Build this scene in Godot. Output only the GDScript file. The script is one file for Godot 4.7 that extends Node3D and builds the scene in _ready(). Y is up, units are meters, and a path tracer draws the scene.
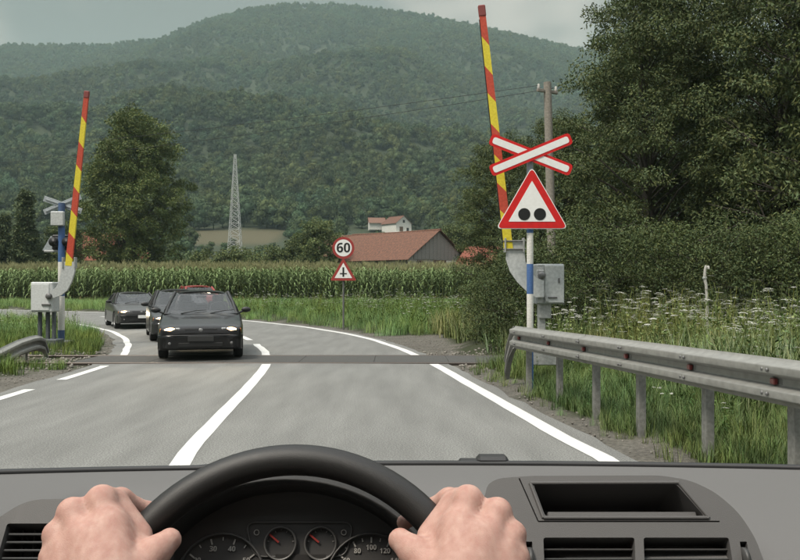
extends Node3D

# ---------------------------------------------------------------- mesh builder
class MB:
	var v := PackedVector3Array()
	var n := PackedVector3Array()
	var c := PackedColorArray()
	var ix := PackedInt32Array()
	var col := Color(1, 1, 1)

	func tri(a: Vector3, b: Vector3, d: Vector3) -> void:
		var nn := (b - a).cross(d - a).normalized()
		var i := v.size()
		v.append(a); v.append(b); v.append(d)
		for k in 3:
			n.append(nn); c.append(col)
		ix.append(i); ix.append(i + 2); ix.append(i + 1)

	func quad(a: Vector3, b: Vector3, d: Vector3, e: Vector3) -> void:
		var nn := (b - a).cross(d - a)
		if nn.length_squared() < 1e-16:
			nn = (d - a).cross(e - a)
		nn = nn.normalized()
		var i := v.size()
		v.append(a); v.append(b); v.append(d); v.append(e)
		for k in 4:
			n.append(nn); c.append(col)
		for k in [0, 2, 1, 0, 3, 2]:
			ix.append(i + k)

	func box(ce: Vector3, s: Vector3, bev := 0.0, ba := Basis()) -> void:
		var h := s * 0.5
		bev = min(bev, min(h.x, min(h.y, h.z)) * 0.9)
		var f := func(x, y, z, ax):
			var p := Vector3(x * h.x, y * h.y, z * h.z)
			if ax != 0: p.x -= x * bev
			if ax != 1: p.y -= y * bev
			if ax != 2: p.z -= z * bev
			return ce + ba * p
		for sx in [-1, 1]:
			face(f.call(sx, -1, -1, 0), f.call(sx, 1, -1, 0), f.call(sx, 1, 1, 0), f.call(sx, -1, 1, 0), ba.x * sx)
			face(f.call(-1, sx, -1, 1), f.call(1, sx, -1, 1), f.call(1, sx, 1, 1), f.call(-1, sx, 1, 1), ba.y * sx)
			face(f.call(-1, -1, sx, 2), f.call(1, -1, sx, 2), f.call(1, 1, sx, 2), f.call(-1, 1, sx, 2), ba.z * sx)
		if bev <= 0.0:
			return
		for s1 in [-1, 1]:
			for s2 in [-1, 1]:
				face(f.call(s1, s2, -1, 0), f.call(s1, s2, 1, 0), f.call(s1, s2, 1, 1), f.call(s1, s2, -1, 1), ba.x * s1 + ba.y * s2)
				face(f.call(s1, -1, s2, 0), f.call(s1, 1, s2, 0), f.call(s1, 1, s2, 2), f.call(s1, -1, s2, 2), ba.x * s1 + ba.z * s2)
				face(f.call(-1, s1, s2, 1), f.call(1, s1, s2, 1), f.call(1, s1, s2, 2), f.call(-1, s1, s2, 2), ba.y * s1 + ba.z * s2)
				for s3 in [-1, 1]:
					var p: Vector3 = f.call(s1, s2, s3, 0)
					var q: Vector3 = f.call(s1, s2, s3, 1)
					var r: Vector3 = f.call(s1, s2, s3, 2)
					if (q - p).cross(r - p).dot(ba * Vector3(s1, s2, s3)) > 0: tri(p, q, r)
					else: tri(p, r, q)

	func face(a: Vector3, b: Vector3, d: Vector3, e: Vector3, out: Vector3) -> void:
		if (b - a).cross(d - a).dot(out) >= 0: quad(a, b, d, e)
		else: quad(a, e, d, b)

	# rows of points; smooth normals
	func grid(rows: Array, closed := false, flip := false) -> void:
		var R := rows.size()
		var C: int = rows[0].size()
		var i0 := v.size()
		var nor := PackedVector3Array()
		nor.resize(R * C)
		for r in R:
			for k in C:
				v.append(rows[r][k]); c.append(col)
		var kk := C if closed else C - 1
		for r in R - 1:
			for k in kk:
				var a := r * C + k
				var b := r * C + (k + 1) % C
				var d := (r + 1) * C + (k + 1) % C
				var e := (r + 1) * C + k
				if flip:
					var t := b; b = e; e = t
				var nn := (v[i0 + d] - v[i0 + a]).cross(v[i0 + e] - v[i0 + b])
				nor[a] += nn; nor[b] += nn; nor[d] += nn; nor[e] += nn
				for q in [a, d, b, a, e, d]:
					ix.append(i0 + q)
		for k in nor.size():
			n.append(nor[k].normalized() if nor[k].length_squared() > 1e-18 else Vector3.UP)

	func tube(path: Array, radii: Array, sides := 8, cap := true) -> void:
		var rows := []
		var u := Vector3.ZERO
		for i in path.size():
			var t: Vector3 = (path[min(i + 1, path.size() - 1)] - path[max(i - 1, 0)]).normalized()
			if i == 0:
				u = t.cross(Vector3(0.31, 0.2, 0.93)).normalized()
				if u.length() < 0.1: u = t.cross(Vector3(1, 0, 0)).normalized()
			u = (u - t * u.dot(t)).normalized()
			var w := t.cross(u)
			var row := PackedVector3Array()
			var r: float = radii[min(i, radii.size() - 1)]
			for k in sides:
				var a := TAU * k / sides
				row.append(path[i] + (u * cos(a) + w * sin(a)) * r)
			rows.append(row)
		grid(rows, true)
		if cap:
			for e in [0, path.size() - 1]:
				var row: PackedVector3Array = rows[e]
				for k in range(1, sides - 1):
					if e == 0: tri(row[0], row[k + 1], row[k])
					else: tri(row[0], row[k], row[k + 1])

	# profile: [radius, height along axis z of t]
	func lathe(prof: Array, t: Transform3D, seg := 20) -> void:
		var rows := []
		for p in prof:
			var row := PackedVector3Array()
			for k in seg:
				var a := TAU * k / seg
				row.append(t * Vector3(cos(a) * p[0], sin(a) * p[0], p[1]))
			rows.append(row)
		grid(rows, true)

	func prism(poly: PackedVector2Array, t: Transform3D, depth: float) -> void:
		var p := poly
		if Geometry2D.is_polygon_clockwise(p):
			p = p.duplicate(); p.reverse()
		var id := Geometry2D.triangulate_polygon(p)
		var f := PackedVector3Array()
		var b := PackedVector3Array()
		for q in p:
			f.append(t * Vector3(q.x, q.y, depth * 0.5)); b.append(t * Vector3(q.x, q.y, -depth * 0.5))
		for i in range(0, id.size(), 3):
			var q0 := id[i]; var q1 := id[i + 1]; var q2 := id[i + 2]
			var ar := (p[q1] - p[q0]).cross(p[q2] - p[q0])
			if ar < 0:
				var s := q1; q1 = q2; q2 = s
			tri(f[q0], f[q1], f[q2]); tri(b[q0], b[q2], b[q1])
		for i in p.size():
			var j := (i + 1) % p.size()
			quad(b[i], b[j], f[j], f[i])

	func ball(ce: Vector3, r: Vector3, rings := 8, seg := 12, ba := Basis()) -> void:
		var rows := []
		for i in rings + 1:
			var th := PI * i / rings
			var row := PackedVector3Array()
			for k in seg:
				var a := TAU * k / seg
				row.append(ce + ba * Vector3(sin(th) * cos(a) * r.x, -cos(th) * r.y, -sin(th) * sin(a) * r.z))
			rows.append(row)
		grid(rows, true)

	func mesh(m: Material) -> ArrayMesh:
		var ar := []
		ar.resize(Mesh.ARRAY_MAX)
		ar[Mesh.ARRAY_VERTEX] = v
		ar[Mesh.ARRAY_NORMAL] = n
		ar[Mesh.ARRAY_COLOR] = c
		ar[Mesh.ARRAY_INDEX] = ix
		var me := ArrayMesh.new()
		me.add_surface_from_arrays(Mesh.PRIMITIVE_TRIANGLES, ar)
		me.surface_set_material(0, m)
		return me

# ---------------------------------------------------------------- scene helpers
var M := {}
var used := {}

func numbered(called: String) -> String:
	if not used.has(called):
		used[called] = 0
		return called
	used[called] += 1
	return "%s_%03d" % [called, used[called]]

func meta(o: Node3D, label := "", category := "", group := "", kind := "") -> Node3D:
	if label: o.set_meta("label", label)
	if category: o.set_meta("category", category)
	if group: o.set_meta("group", group)
	if kind: o.set_meta("kind", kind)
	return o

func base(called: String, at: Vector3, turn := 0.0) -> Node3D:
	var o := Node3D.new()
	o.name = numbered(called)
	add_child(o)
	o.position = at
	o.rotation.y = turn
	return o

func put(mb: MB, called: String, m: Material, parent: Node3D = null) -> MeshInstance3D:
	var o := MeshInstance3D.new()
	o.mesh = mb.mesh(m)
	o.name = called if parent else numbered(called)
	(parent if parent else self).add_child(o, true)
	return o

func put_mesh(me: Mesh, called: String, parent: Node3D, t := Transform3D(), m: Material = null) -> MeshInstance3D:
	var o := MeshInstance3D.new()
	o.mesh = me
	o.name = called
	o.transform = t
	if m: o.material_override = m
	parent.add_child(o, true)
	return o

func copy(o: Node3D, at: Vector3, turn := 0.0, size := 1.0) -> Node3D:
	var c: Node3D = o.duplicate()
	c.name = numbered(String(o.name).rstrip("0123456789").rstrip("_"))
	add_child(c)
	c.position = at
	c.rotation.y = turn
	c.scale = Vector3.ONE * size
	return c

func scatter(called: String, me: Mesh, xf: Array, cols: Array, parent: Node3D = null) -> MultiMeshInstance3D:
	var mm := MultiMesh.new()
	mm.transform_format = MultiMesh.TRANSFORM_3D
	mm.use_colors = true
	mm.mesh = me
	mm.instance_count = xf.size()
	for i in xf.size():
		mm.set_instance_transform(i, xf[i])
		mm.set_instance_color(i, cols[i])
	var o := MultiMeshInstance3D.new()
	o.multimesh = mm
	o.name = called if parent else numbered(called)
	(parent if parent else self).add_child(o, true)
	return o

func lin(r: float, g: float, b: float) -> Color:
	return Color(r, g, b).linear_to_srgb()

func noise_tex(sd: int, freq: float, lo: Color, hi: Color, octaves := 4, size := 512) -> NoiseTexture2D:
	var f := FastNoiseLite.new()
	f.seed = sd
	f.frequency = freq
	f.fractal_octaves = octaves
	var t := NoiseTexture2D.new()
	t.width = size; t.height = size
	t.seamless = true
	t.noise = f
	var g := Gradient.new()
	g.set_color(0, lo); g.set_color(1, hi)
	t.color_ramp = g
	return t

func bump_tex(sd: int, freq: float, strength: float, octaves := 4, size := 512) -> NoiseTexture2D:
	var f := FastNoiseLite.new()
	f.seed = sd
	f.frequency = freq
	f.fractal_octaves = octaves
	var t := NoiseTexture2D.new()
	t.width = size; t.height = size
	t.seamless = true
	t.noise = f
	t.as_normal_map = true
	t.bump_strength = strength
	return t

func mat(called: String, c: Color, rough := 0.8, metal := 0.0, tex: Texture2D = null, tile := 1.0, bump: Texture2D = null, vcol := false, world := false) -> StandardMaterial3D:
	var m := StandardMaterial3D.new()
	m.resource_name = called
	m.albedo_color = c
	m.roughness = rough
	m.metallic = metal
	m.vertex_color_use_as_albedo = vcol
	if tex or bump:
		m.uv1_triplanar = true
		m.uv1_world_triplanar = world
		m.uv1_scale = Vector3.ONE * tile
	if tex: m.albedo_texture = tex
	if bump:
		m.normal_enabled = true
		m.normal_texture = bump
	M[called] = m
	return m

func at(px: float, py: float, d: float) -> Vector3:
	return Vector3((px - 400.0) / 800.0 * d, EYE + (285.0 - py) / 800.0 * d, -d)

const EYE := 1.42

# ---------------------------------------------------------------- road and land
# centre line stations: x, distance ahead, half width left, half width right
const ROAD := [[0.55, -26, 3.1, 3.5], [-0.2, -14, 3.1, 3.5], [-1.2, 0, 3.1, 3.5], [-1.735, 6.31, 3.1, 3.43], [-1.94, 8.6, 3.05, 3.3], [-2.13, 11.4, 2.95, 3.12], [-2.4, 14.4, 2.82, 2.98], [-2.86, 17, 2.85, 3.0], [-3.3, 18.6, 2.9, 3.05], [-3.97, 20.9, 3.0, 3.1], [-5.2, 24, 3.05, 3.1], [-7.0, 27.5, 3.1, 3.1], [-10, 32, 3.1, 3.1], [-14, 36.5, 3.1, 3.1], [-20, 41, 3.1, 3.1], [-28, 45, 3.1, 3.1], [-42, 49.5, 3.1, 3.1], [-75, 57, 3.1, 3.1]]
var RC := PackedVector2Array()
var RN := PackedVector2Array()
var RWL := PackedFloat32Array()
var RWR := PackedFloat32Array()
var land := FastNoiseLite.new()
var fine := FastNoiseLite.new()

func lay_road() -> void:
	land.seed = 11; land.frequency = 0.0022; land.fractal_octaves = 4
	fine.seed = 5; fine.frequency = 0.55; fine.fractal_octaves = 3
	for i in ROAD.size() - 1:
		var p0 = ROAD[max(i - 1, 0)]; var p1 = ROAD[i]; var p2 = ROAD[i + 1]; var p3 = ROAD[min(i + 2, ROAD.size() - 1)]
		var len := Vector2(p1[0], p1[1]).distance_to(Vector2(p2[0], p2[1]))
		var steps := int(ceil(len / 0.5))
		for k in steps:
			var t := float(k) / steps
			RC.append(Vector2(cubic_interpolate(p1[0], p2[0], p0[0], p3[0], t), lerp(float(p1[1]), float(p2[1]), t)))
			RWL.append(lerp(float(p1[2]), float(p2[2]), t)); RWR.append(lerp(float(p1[3]), float(p2[3]), t))
	for i in RC.size():
		var t := (RC[min(i + 1, RC.size() - 1)] - RC[max(i - 1, 0)]).normalized()
		RN.append(Vector2(t.y, -t.x))

# x across, metres beyond the edge of the asphalt (negative on the road); y: +1 right side, -1 left side
func beyond(x: float, d: float) -> Vector2:
	if d > 75.0 or d < -26.0 or x > 40.0 or x < -75.0:
		return Vector2(50, 1)
	var best := 1e9
	var bi := 0
	var p := Vector2(x, d)
	for i in range(0, RC.size(), 2):
		var q := RC[i].distance_squared_to(p)
		if q < best:
			best = q; bi = i
	var s := (p - RC[bi]).dot(RN[bi])
	if best > 900.0: return Vector2(50, sign(s))
	return Vector2(s - RWR[bi] - 0.28, 1) if s > 0 else Vector2(-s - RWL[bi] - 0.3, -1)

const CREST := [[-2400, 330], [-1300, 430], [-950, 446], [-750, 447], [-560, 447], [-450, 458], [-375, 490], [-300, 511], [-240, 524], [-110, 523], [0, 510], [75, 498], [190, 472], [300, 446], [380, 430], [560, 410], [900, 380], [1600, 300], [2600, 200]]
const CREST_FAR := [[-3200, 560], [-1300, 745], [-900, 765], [-600, 745], [-200, 640], [400, 560], [1200, 600], [3200, 500]]

func along(list: Array, x: float) -> float:
	for i in list.size() - 1:
		if x < list[i + 1][0]:
			var t: float = clamp((x - list[i][0]) / float(list[i + 1][0] - list[i][0]), 0, 1)
			return lerp(float(list[i][1]), float(list[i + 1][1]), t)
	return list[-1][1]

func hill(x: float, d: float) -> float:
	if d < 130.0: return 0.0
	var t: float = clamp((d - 130.0) / 1370.0, 0.0, 1.0)
	var h := along(CREST, x) * pow(t, 1.54)
	h += land.get_noise_2d(x, d) * 95.0 * t * (1.0 - t) * 3.0 * smoothstep(330, 600, d)
	if d > 1500.0: h -= (d - 1500.0) * 0.45
	var s := smoothstep(1650.0, 2600.0, d)
	var h2: float = along(CREST_FAR, x) * s - max(0.0, d - 2600.0) * 0.5
	return max(max(h, h2), 0.0)

func ground_height(x: float, d: float, e: Vector2) -> float:
	if d > 75.0: return hill(x, d)
	var up := 0.15 if e.y > 0 else 0.06
	var h: float = -0.05 + smoothstep(-0.2, 0.1, e.x) * 0.035 + smoothstep(0.35, 1.6, e.x) * up
	h += fine.get_noise_2d(x * 0.7, d * 0.7) * 0.03 * smoothstep(0.1, 0.8, e.x)
	if e.y > 0 and e.x > 0: h = lerp(h, -0.02, smoothstep(2.0, 1.2, x) * smoothstep(24.0, 22.0, d) * smoothstep(15.5, 16.5, d))
	if abs(d - 15.3) < 2.2: h = lerp(h, -0.04, smoothstep(2.2, 1.2, abs(d - 15.3)))
	return h

func is_gravel(x: float, d: float, e: Vector2) -> bool:
	var w := fine.get_noise_2d(x, d) * 0.45
	if e.y > 0:
		if d > 16.4 and d < 22.6 + w and x < 1.35 + w: return true
		return e.x < 0.42 + w * 0.8
	if d < 13.5 and e.x < 0.75 + w: return true
	return e.x < 0.3 + w * 0.5

func steps(list: Array) -> PackedFloat32Array:
	var out := PackedFloat32Array()
	for i in list.size() - 1:
		var a: float = list[i][0]
		while a < list[i + 1][0] - 0.001:
			out.append(a); a += list[i][1]
	out.append(list[-1][0])
	return out

func build_ground() -> void:
	var xs := steps([[-3400, 100], [-1800, 50], [-700, 30], [-100, 6], [-28, 0.3], [13, 1.2], [40, 6], [100, 30], [700, 50], [1800, 100], [3400, 0]])
	var ds := steps([[-300, 40], [-20, 4], [2, 0.3], [31, 0.8], [50, 2], [76, 8], [140, 15], [400, 30], [1650, 60], [3300, 0]])
	var mb := MB.new()
	var W := xs.size()
	var nor := PackedVector3Array()
	for j in ds.size():
		for i in W:
			var x := xs[i]; var d := ds[j]
			var e := beyond(x, d)
			mb.v.append(Vector3(x, ground_height(x, d, e), -d))
			var c := Color(0.05, 0.062, 0.022)
			if e.x < 40.0 and is_gravel(x, d, e):
				var g := 0.85 + 0.35 * fine.get_noise_2d(x * 3.0 + 40.0, d * 3.0)
				c = Color(0.205, 0.19, 0.16) * g
			elif d > 76.0:
				c = Color(0.045, 0.066, 0.026)
				if on_field(x, d): c = Color(0.13, 0.115, 0.055)
				elif on_bare(x, d): c = Color(0.12, 0.105, 0.06)
			c.a = 1.0
			mb.c.append(c)
			nor.append(Vector3.ZERO)
	for j in ds.size() - 1:
		for i in W - 1:
			var a := j * W + i
			var b := a + 1
			var cc := a + W + 1
			var dd := a + W
			var nn := (mb.v[cc] - mb.v[a]).cross(mb.v[dd] - mb.v[b])
			for q in [a, b, cc, dd]: nor[q] += nn
			for q in [a, cc, b, a, dd, cc]: mb.ix.append(q)
	for q in nor: mb.n.append(q.normalized())
	var o := put(mb, "ground", M.ground)
	meta(o, "grassy ground rising into the wooded hills", "", "", "structure")

func on_field(x: float, d: float) -> bool:
	var u := x / d
	return d > 262 and d < 308 and u > -0.275 and u < -0.145 + land.get_noise_2d(x * 9, d * 9) * 0.03

func on_bare(x: float, d: float) -> bool:
	var q := Vector2((x + 150.0) / 85.0, (d - 1190.0) / 95.0).length()
	return q + land.get_noise_2d(x * 7.0, d * 7.0) * 0.9 < 0.62

# a flat painted or paved strip between two lines of points on the ground
func strip(mb: MB, l: Array, r: Array, y: float, thick := 0.0) -> void:
	for i in l.size() - 1:
		mb.quad(Vector3(l[i].x, y, -l[i].y), Vector3(r[i].x, y, -r[i].y), Vector3(r[i + 1].x, y, -r[i + 1].y), Vector3(l[i + 1].x, y, -l[i + 1].y))

func offset_line(k: int, off: float) -> Vector2:
	return RC[k] + RN[k] * off

func build_road() -> void:
	var mb := MB.new()
	var L := []
	var R := []
	for k in RC.size():
		var wob := fine.get_noise_2d(k * 0.9, 3.0) * 0.1
		L.append(offset_line(k, -RWL[k] - 0.3 + wob)); R.append(offset_line(k, RWR[k] + 0.28 + wob))
	# across in five lanes so that the crown is real
	for k in RC.size() - 1:
		for q in 6:
			var a := q / 6.0; var b := (q + 1) / 6.0
			var p := []
			for s in [[k, a], [k, b], [k + 1, b], [k + 1, a]]:
				var xy: Vector2 = L[s[0]].lerp(R[s[0]], s[1])
				p.append(Vector3(xy.x, 0.0 - 0.012 * pow(2.0 * s[1] - 1.0, 2), -xy.y))
			mb.quad(p[0], p[1], p[2], p[3])
	# broken edge of the asphalt layer
	for k in RC.size() - 1:
		mb.quad(Vector3(R[k].x, -0.012, -R[k].y), Vector3(R[k].x, -0.07, -R[k].y), Vector3(R[k + 1].x, -0.07, -R[k + 1].y), Vector3(R[k + 1].x, -0.012, -R[k + 1].y))
		mb.quad(Vector3(L[k].x, -0.07, -L[k].y), Vector3(L[k].x, -0.012, -L[k].y), Vector3(L[k + 1].x, -0.012, -L[k + 1].y), Vector3(L[k + 1].x, -0.07, -L[k + 1].y))
	var o := put(mb, "road", M.asphalt)
	meta(o, "worn grey two lane asphalt road bending left", "", "", "structure")
	# painted markings, laid 4 mm above the crowned asphalt
	paint_line("centre_line_marking", 0.0, 0.16, [[-20, 14.35], [16.05, 19.2], [20.6, 22.2], [23.8, 25.6], [27.6, 30], [33, 36]], o)
	paint_line("right_edge_marking", 1.0, 0.17, [[-20, 14.45], [15.95, 60]], o)
	paint_line("left_edge_marking", -1.0, 0.15, [[3, 7], [8.4, 10.95], [12.05, 14.15], [15.95, 56]], o)

func paint_line(called: String, side: float, wide: float, runs: Array, parent: Node3D) -> void:
	for run in runs:
		var mb := MB.new()
		var pts := []
		for k in RC.size():
			var off := 0.0
			if side > 0: off = RWR[k]
			if side < 0: off = -RWL[k]
			var c := offset_line(k, off)
			pts.append([c, RN[k], k])
		var seg := []
		for k in pts.size() - 1:
			var a: Vector2 = pts[k][0]; var b: Vector2 = pts[k + 1][0]
			if b.y < run[0] or a.y > run[1]: continue
			var ta: float = clamp((run[0] - a.y) / (b.y - a.y), 0, 1)
			var tb: float = clamp((run[1] - a.y) / (b.y - a.y), 0, 1)
			if seg.is_empty(): seg.append([a.lerp(b, ta), pts[k][1]])
			seg.append([a.lerp(b, tb), pts[k + 1][1]])
		var y: float = (0.004 if side == 0 else -0.0055)
		for k in seg.size() - 1:
			var w1: float = wide * 0.5 * (1.0 + 0.03 * sin(k * 2.3)); var w2: float = wide * 0.5 * (1.0 + 0.03 * sin((k + 1) * 2.3))
			var a: Vector2 = seg[k][0]; var b: Vector2 = seg[k + 1][0]
			var na: Vector2 = seg[k][1]; var nb: Vector2 = seg[k + 1][1]
			var l1 := a - na * w1; var r1 := a + na * w1; var l2 := b - nb * w2; var r2 := b + nb * w2
			mb.quad(Vector3(l1.x, y, -l1.y), Vector3(r1.x, y, -r1.y), Vector3(r2.x, y, -r2.y), Vector3(l2.x, y, -l2.y))
		if seg.size() > 1:
			put(mb, called, M.road_paint, parent)

func build_crossing() -> void:
	var o := base("level_crossing", Vector3(0, 0, -15.3))
	meta(o, "dark railway level crossing strip set across the road", "crossing")
	# rubber and asphalt panels between and beside the rails
	var x := -6.0
	while x < 0.9:
		var mb := MB.new()
		mb.box(Vector3(x + 0.69, -0.013, 0), Vector3(1.377, 0.045, 1.34), 0.008)
		put(mb, "crossing_panel", M.crossing_dark, o)
		x += 1.38
	for s in [-1, 1]:
		var mb := MB.new()
		mb.box(Vector3(0, -0.016, s * 0.755), Vector3(44, 0.06, 0.07), 0.012)
		mb.box(Vector3(0, -0.09, s * 0.755), Vector3(44, 0.12, 0.018))
		put(mb, "rail", M.rail, o)
	var rng := RandomNumberGenerator.new(); rng.seed = 9
	var slm := MB.new()
	slm.box(Vector3.ZERO, Vector3(0.24, 0.14, 2.4), 0.01)
	var sleeper := slm.mesh(M.sleeper)
	for s in [-1, 1]:
		for k in 24:
			var px: float = -6.6 - k * 0.62 if s < 0 else 1.3 + k * 0.62
			put_mesh(sleeper, "sleeper", o, Transform3D(Basis(), Vector3(px, -0.1, 0)))
	# loose stones of the track bed and the shoulder
	var st := MB.new()
	st.ball(Vector3.ZERO, Vector3(1, 0.7, 0.85), 3, 5)
	var xf := []
	var cl := []
	var tries := 0
	while xf.size() < 5200 and tries < 60000:
		tries += 1
		var px := rng.randf_range(-16, 10); var d := rng.randf_range(5.5, 24)
		var e := beyond(px, d)
		if e.x < 0.03: continue
		var bed: bool = abs(d - 15.3) < 1.9
		if not bed and not is_gravel(px, d, e): continue
		if not bed and rng.randf() < 0.25: continue
		var r := rng.randf_range(0.006, 0.02) if not bed else rng.randf_range(0.018, 0.04)
		xf.append(Transform3D(Basis.from_euler(Vector3(rng.randf() * 3, rng.randf() * 6, rng.randf() * 3)).scaled(Vector3.ONE * r), Vector3(px, ground_height(px, d, e) + r * 0.3, -d)))
		var g := rng.randf_range(0.6, 1.15)
		cl.append(Color(0.23 * g, 0.215 * g, 0.19 * g))
	var so := scatter("gravel", st.mesh(M.tint), xf, cl)
	meta(so, "loose grey gravel along the road edge and railway track", "gravel", "", "stuff")

# ---------------------------------------------------------------- plants
func leaf_quad(mb: MB, p: Vector3, dir: Vector3, side: Vector3, l: float, w: float, col: Color) -> void:
	var i := mb.v.size()
	var nn := dir.cross(side).normalized()
	if nn.y < 0:
		nn = -nn; side = -side
	mb.v.append(p - side * w * 0.35); mb.v.append(p + dir * l * 0.45 - side * w * 0.5 ); mb.v.append(p + dir * l); mb.v.append(p + dir * l * 0.5 + side * w * 0.5)
	for k in 4:
		mb.n.append(nn); mb.c.append(col)
	for k in [0, 2, 1, 0, 3, 2]: mb.ix.append(i + k)

func rnd_dir(r: RandomNumberGenerator) -> Vector3:
	var z := r.randf_range(-1, 1); var a := r.randf() * TAU; var q := sqrt(1.0 - z * z)
	return Vector3(q * cos(a), z, q * sin(a))

# a tree: trunk with limbs, crown of leaf sprays clustered on the limbs
# o: seed, h, base (crown bottom), rx (crown radius), leaves, leaf (length), shape (power), col
func make_tree(called: String, o: Dictionary) -> Node3D:
	var r := RandomNumberGenerator.new(); r.seed = o.seed
	var root := base(called, Vector3.ZERO)
	var tr := MB.new()
	var h: float = o.h
	var lean := Vector3(r.randf_range(-0.04, 0.04), 1, r.randf_range(-0.04, 0.04))
	var path := []
	var rad := []
	var tr0: float = o.get("trunk", h * 0.018)
	for k in 8:
		var t := k / 7.0
		path.append(lean * h * 0.92 * t + Vector3(sin(t * 5 + o.seed) * 0.015, 0, cos(t * 4 + o.seed) * 0.015) * h)
		rad.append(tr0 * (1.25 - 1.15 * t) if k > 0 else tr0 * 1.6)
	path[0] -= Vector3(0, 0.25, 0)
	tr.tube(path, rad, 9, false)
	var cl := []   # clump centres
	var cb: float = o.base; var rx: float = o.rx
	var lobes: int = o.get("lobes", 46)
	var shape: float = o.get("shape", 0.8)
	for k in lobes:
		var t := (k + 0.5) / lobes
		var y: float = lerp(cb, h * 0.97, pow(t, 0.9))
		var u := (y - cb) / (h - cb)
		var env: float = rx * pow(max(sin(PI * clamp(pow(u, shape), 0.02, 0.985)), 0.0), 0.6) * r.randf_range(0.58, 1.18)
		if o.get("cone", false): env = rx * (1.03 - u) * r.randf_range(0.8, 1.05)
		var a := k * 2.39996 + r.randf_range(-0.5, 0.5)
		var dist := env * (0.35 + 0.65 * sqrt(r.randf()))
		var c := Vector3(cos(a) * dist, y, sin(a) * dist) + lean * 0
		cl.append([c, r.randf_range(0.75, 1.3) * rx * o.get("clump", 0.3), r.randf_range(0.78, 1.22)])
		# limb from the trunk
		var y0: float = max(cb * 0.5, y - dist * (0.75 if not o.get("cone", false) else -0.1))
		var tt: float = clamp(y0 / (h * 0.92), 0, 1)
		var s: Vector3 = lean * h * 0.92 * tt
		var mid := s.lerp(c, 0.5) + Vector3(0, dist * 0.12, 0)
		var r0: float = max(tr0 * 0.26 * (1.1 - tt), 0.01)
		tr.tube([s, mid, c], [r0, r0 * 0.6, r0 * 0.2], 5, false)
		for q in 3:
			var e: Vector3 = c + rnd_dir(r) * cl[-1][1] * 0.8
			tr.tube([mid.lerp(c, 0.6), e], [r0 * 0.35, 0.006], 4, false)
	put(tr, "trunk", M.bark, root)
	var cr := MB.new()
	var n: int = o.leaves
	var per := n / cl.size()
	var L: float = o.leaf
	var W: float = o.get("leaf_wide", 0.45)
	var base_col: Color = o.col
	for c in cl:
		var sprays := []
		for k in 9:
			var sd := rnd_dir(r)
			var q: float = c[1] * r.randf_range(0.45, 1.12)
			sprays.append([c[0] + Vector3(sd.x * q * 1.15, sd.y * q * o.get("flat", 0.75), sd.z * q * 1.15), c[1] * r.randf_range(0.28, 0.5), r.randf_range(0.8, 1.22)])
		for k in per:
			var spray = sprays[k % 9]
			var d := rnd_dir(r)
			var rr: float = spray[1] * pow(r.randf(), 0.5)
			var p: Vector3 = spray[0] + Vector3(d.x * rr * 1.2, d.y * rr * 0.7, d.z * rr * 1.2)
			if p.y < 0.05: continue
			var dir := (d + rnd_dir(r) * 0.9 + Vector3(0, -o.get("droop", 0.35), 0)).normalized()
			var side := dir.cross(rnd_dir(r)).normalized()
			var g: float = c[2] * spray[2] * r.randf_range(0.75, 1.25)
			var yel := r.randf_range(-0.12, 0.16)
			var col := Color(base_col.r * g * (1.0 + yel), base_col.g * g, base_col.b * g * (1.0 - yel))
			leaf_quad(cr, p, dir, side, L * r.randf_range(0.55, 1.5), L * W, col)
	put(cr, "crown", M.leaf, root)
	return root

func blade(mb: MB, p: Vector3, dir: Vector3, h: float, w: float, bend: float, col: Color) -> void:
	var side := Vector3(-dir.z, 0, dir.x) * w * 0.5
	var p1 := p + Vector3(0, h * 0.55, 0) + dir * bend * 0.3
	var p2 := p + Vector3(0, h, 0) + dir * bend
	var i := mb.v.size()
	mb.v.append(p - side); mb.v.append(p + side); mb.v.append(p1 + side * 0.8); mb.v.append(p1 - side * 0.8); mb.v.append(p2)
	var nn := (Vector3(0, 0.75, 0) - dir * 0.6).normalized()
	for k in 5:
		mb.n.append(nn); mb.c.append(col)
	for k in [0, 2, 1, 0, 3, 2, 3, 4, 2]: mb.ix.append(i + k)

func make_tuft(sd: int, blades: int, spread: float, h: float, w: float, dry := 0.12) -> Mesh:
	var r := RandomNumberGenerator.new(); r.seed = sd
	var mb := MB.new()
	for k in blades:
		var a := r.randf() * TAU
		var q := spread * sqrt(r.randf())
		var hh := h * r.randf_range(0.45, 1.15)
		var col := Color(0.85, 1, 0.75) * r.randf_range(0.65, 1.25)
		if r.randf() < dry: col = Color(2.4, 1.75, 1.5) * r.randf_range(0.7, 1.1)
		var a2 := r.randf() * TAU
		blade(mb, Vector3(cos(a) * q, 0, sin(a) * q), Vector3(cos(a2), 0, sin(a2)), hh, w * r.randf_range(0.7, 1.3), hh * r.randf_range(0.1, 0.75), col)
	return mb.mesh(M.grass)

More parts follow.
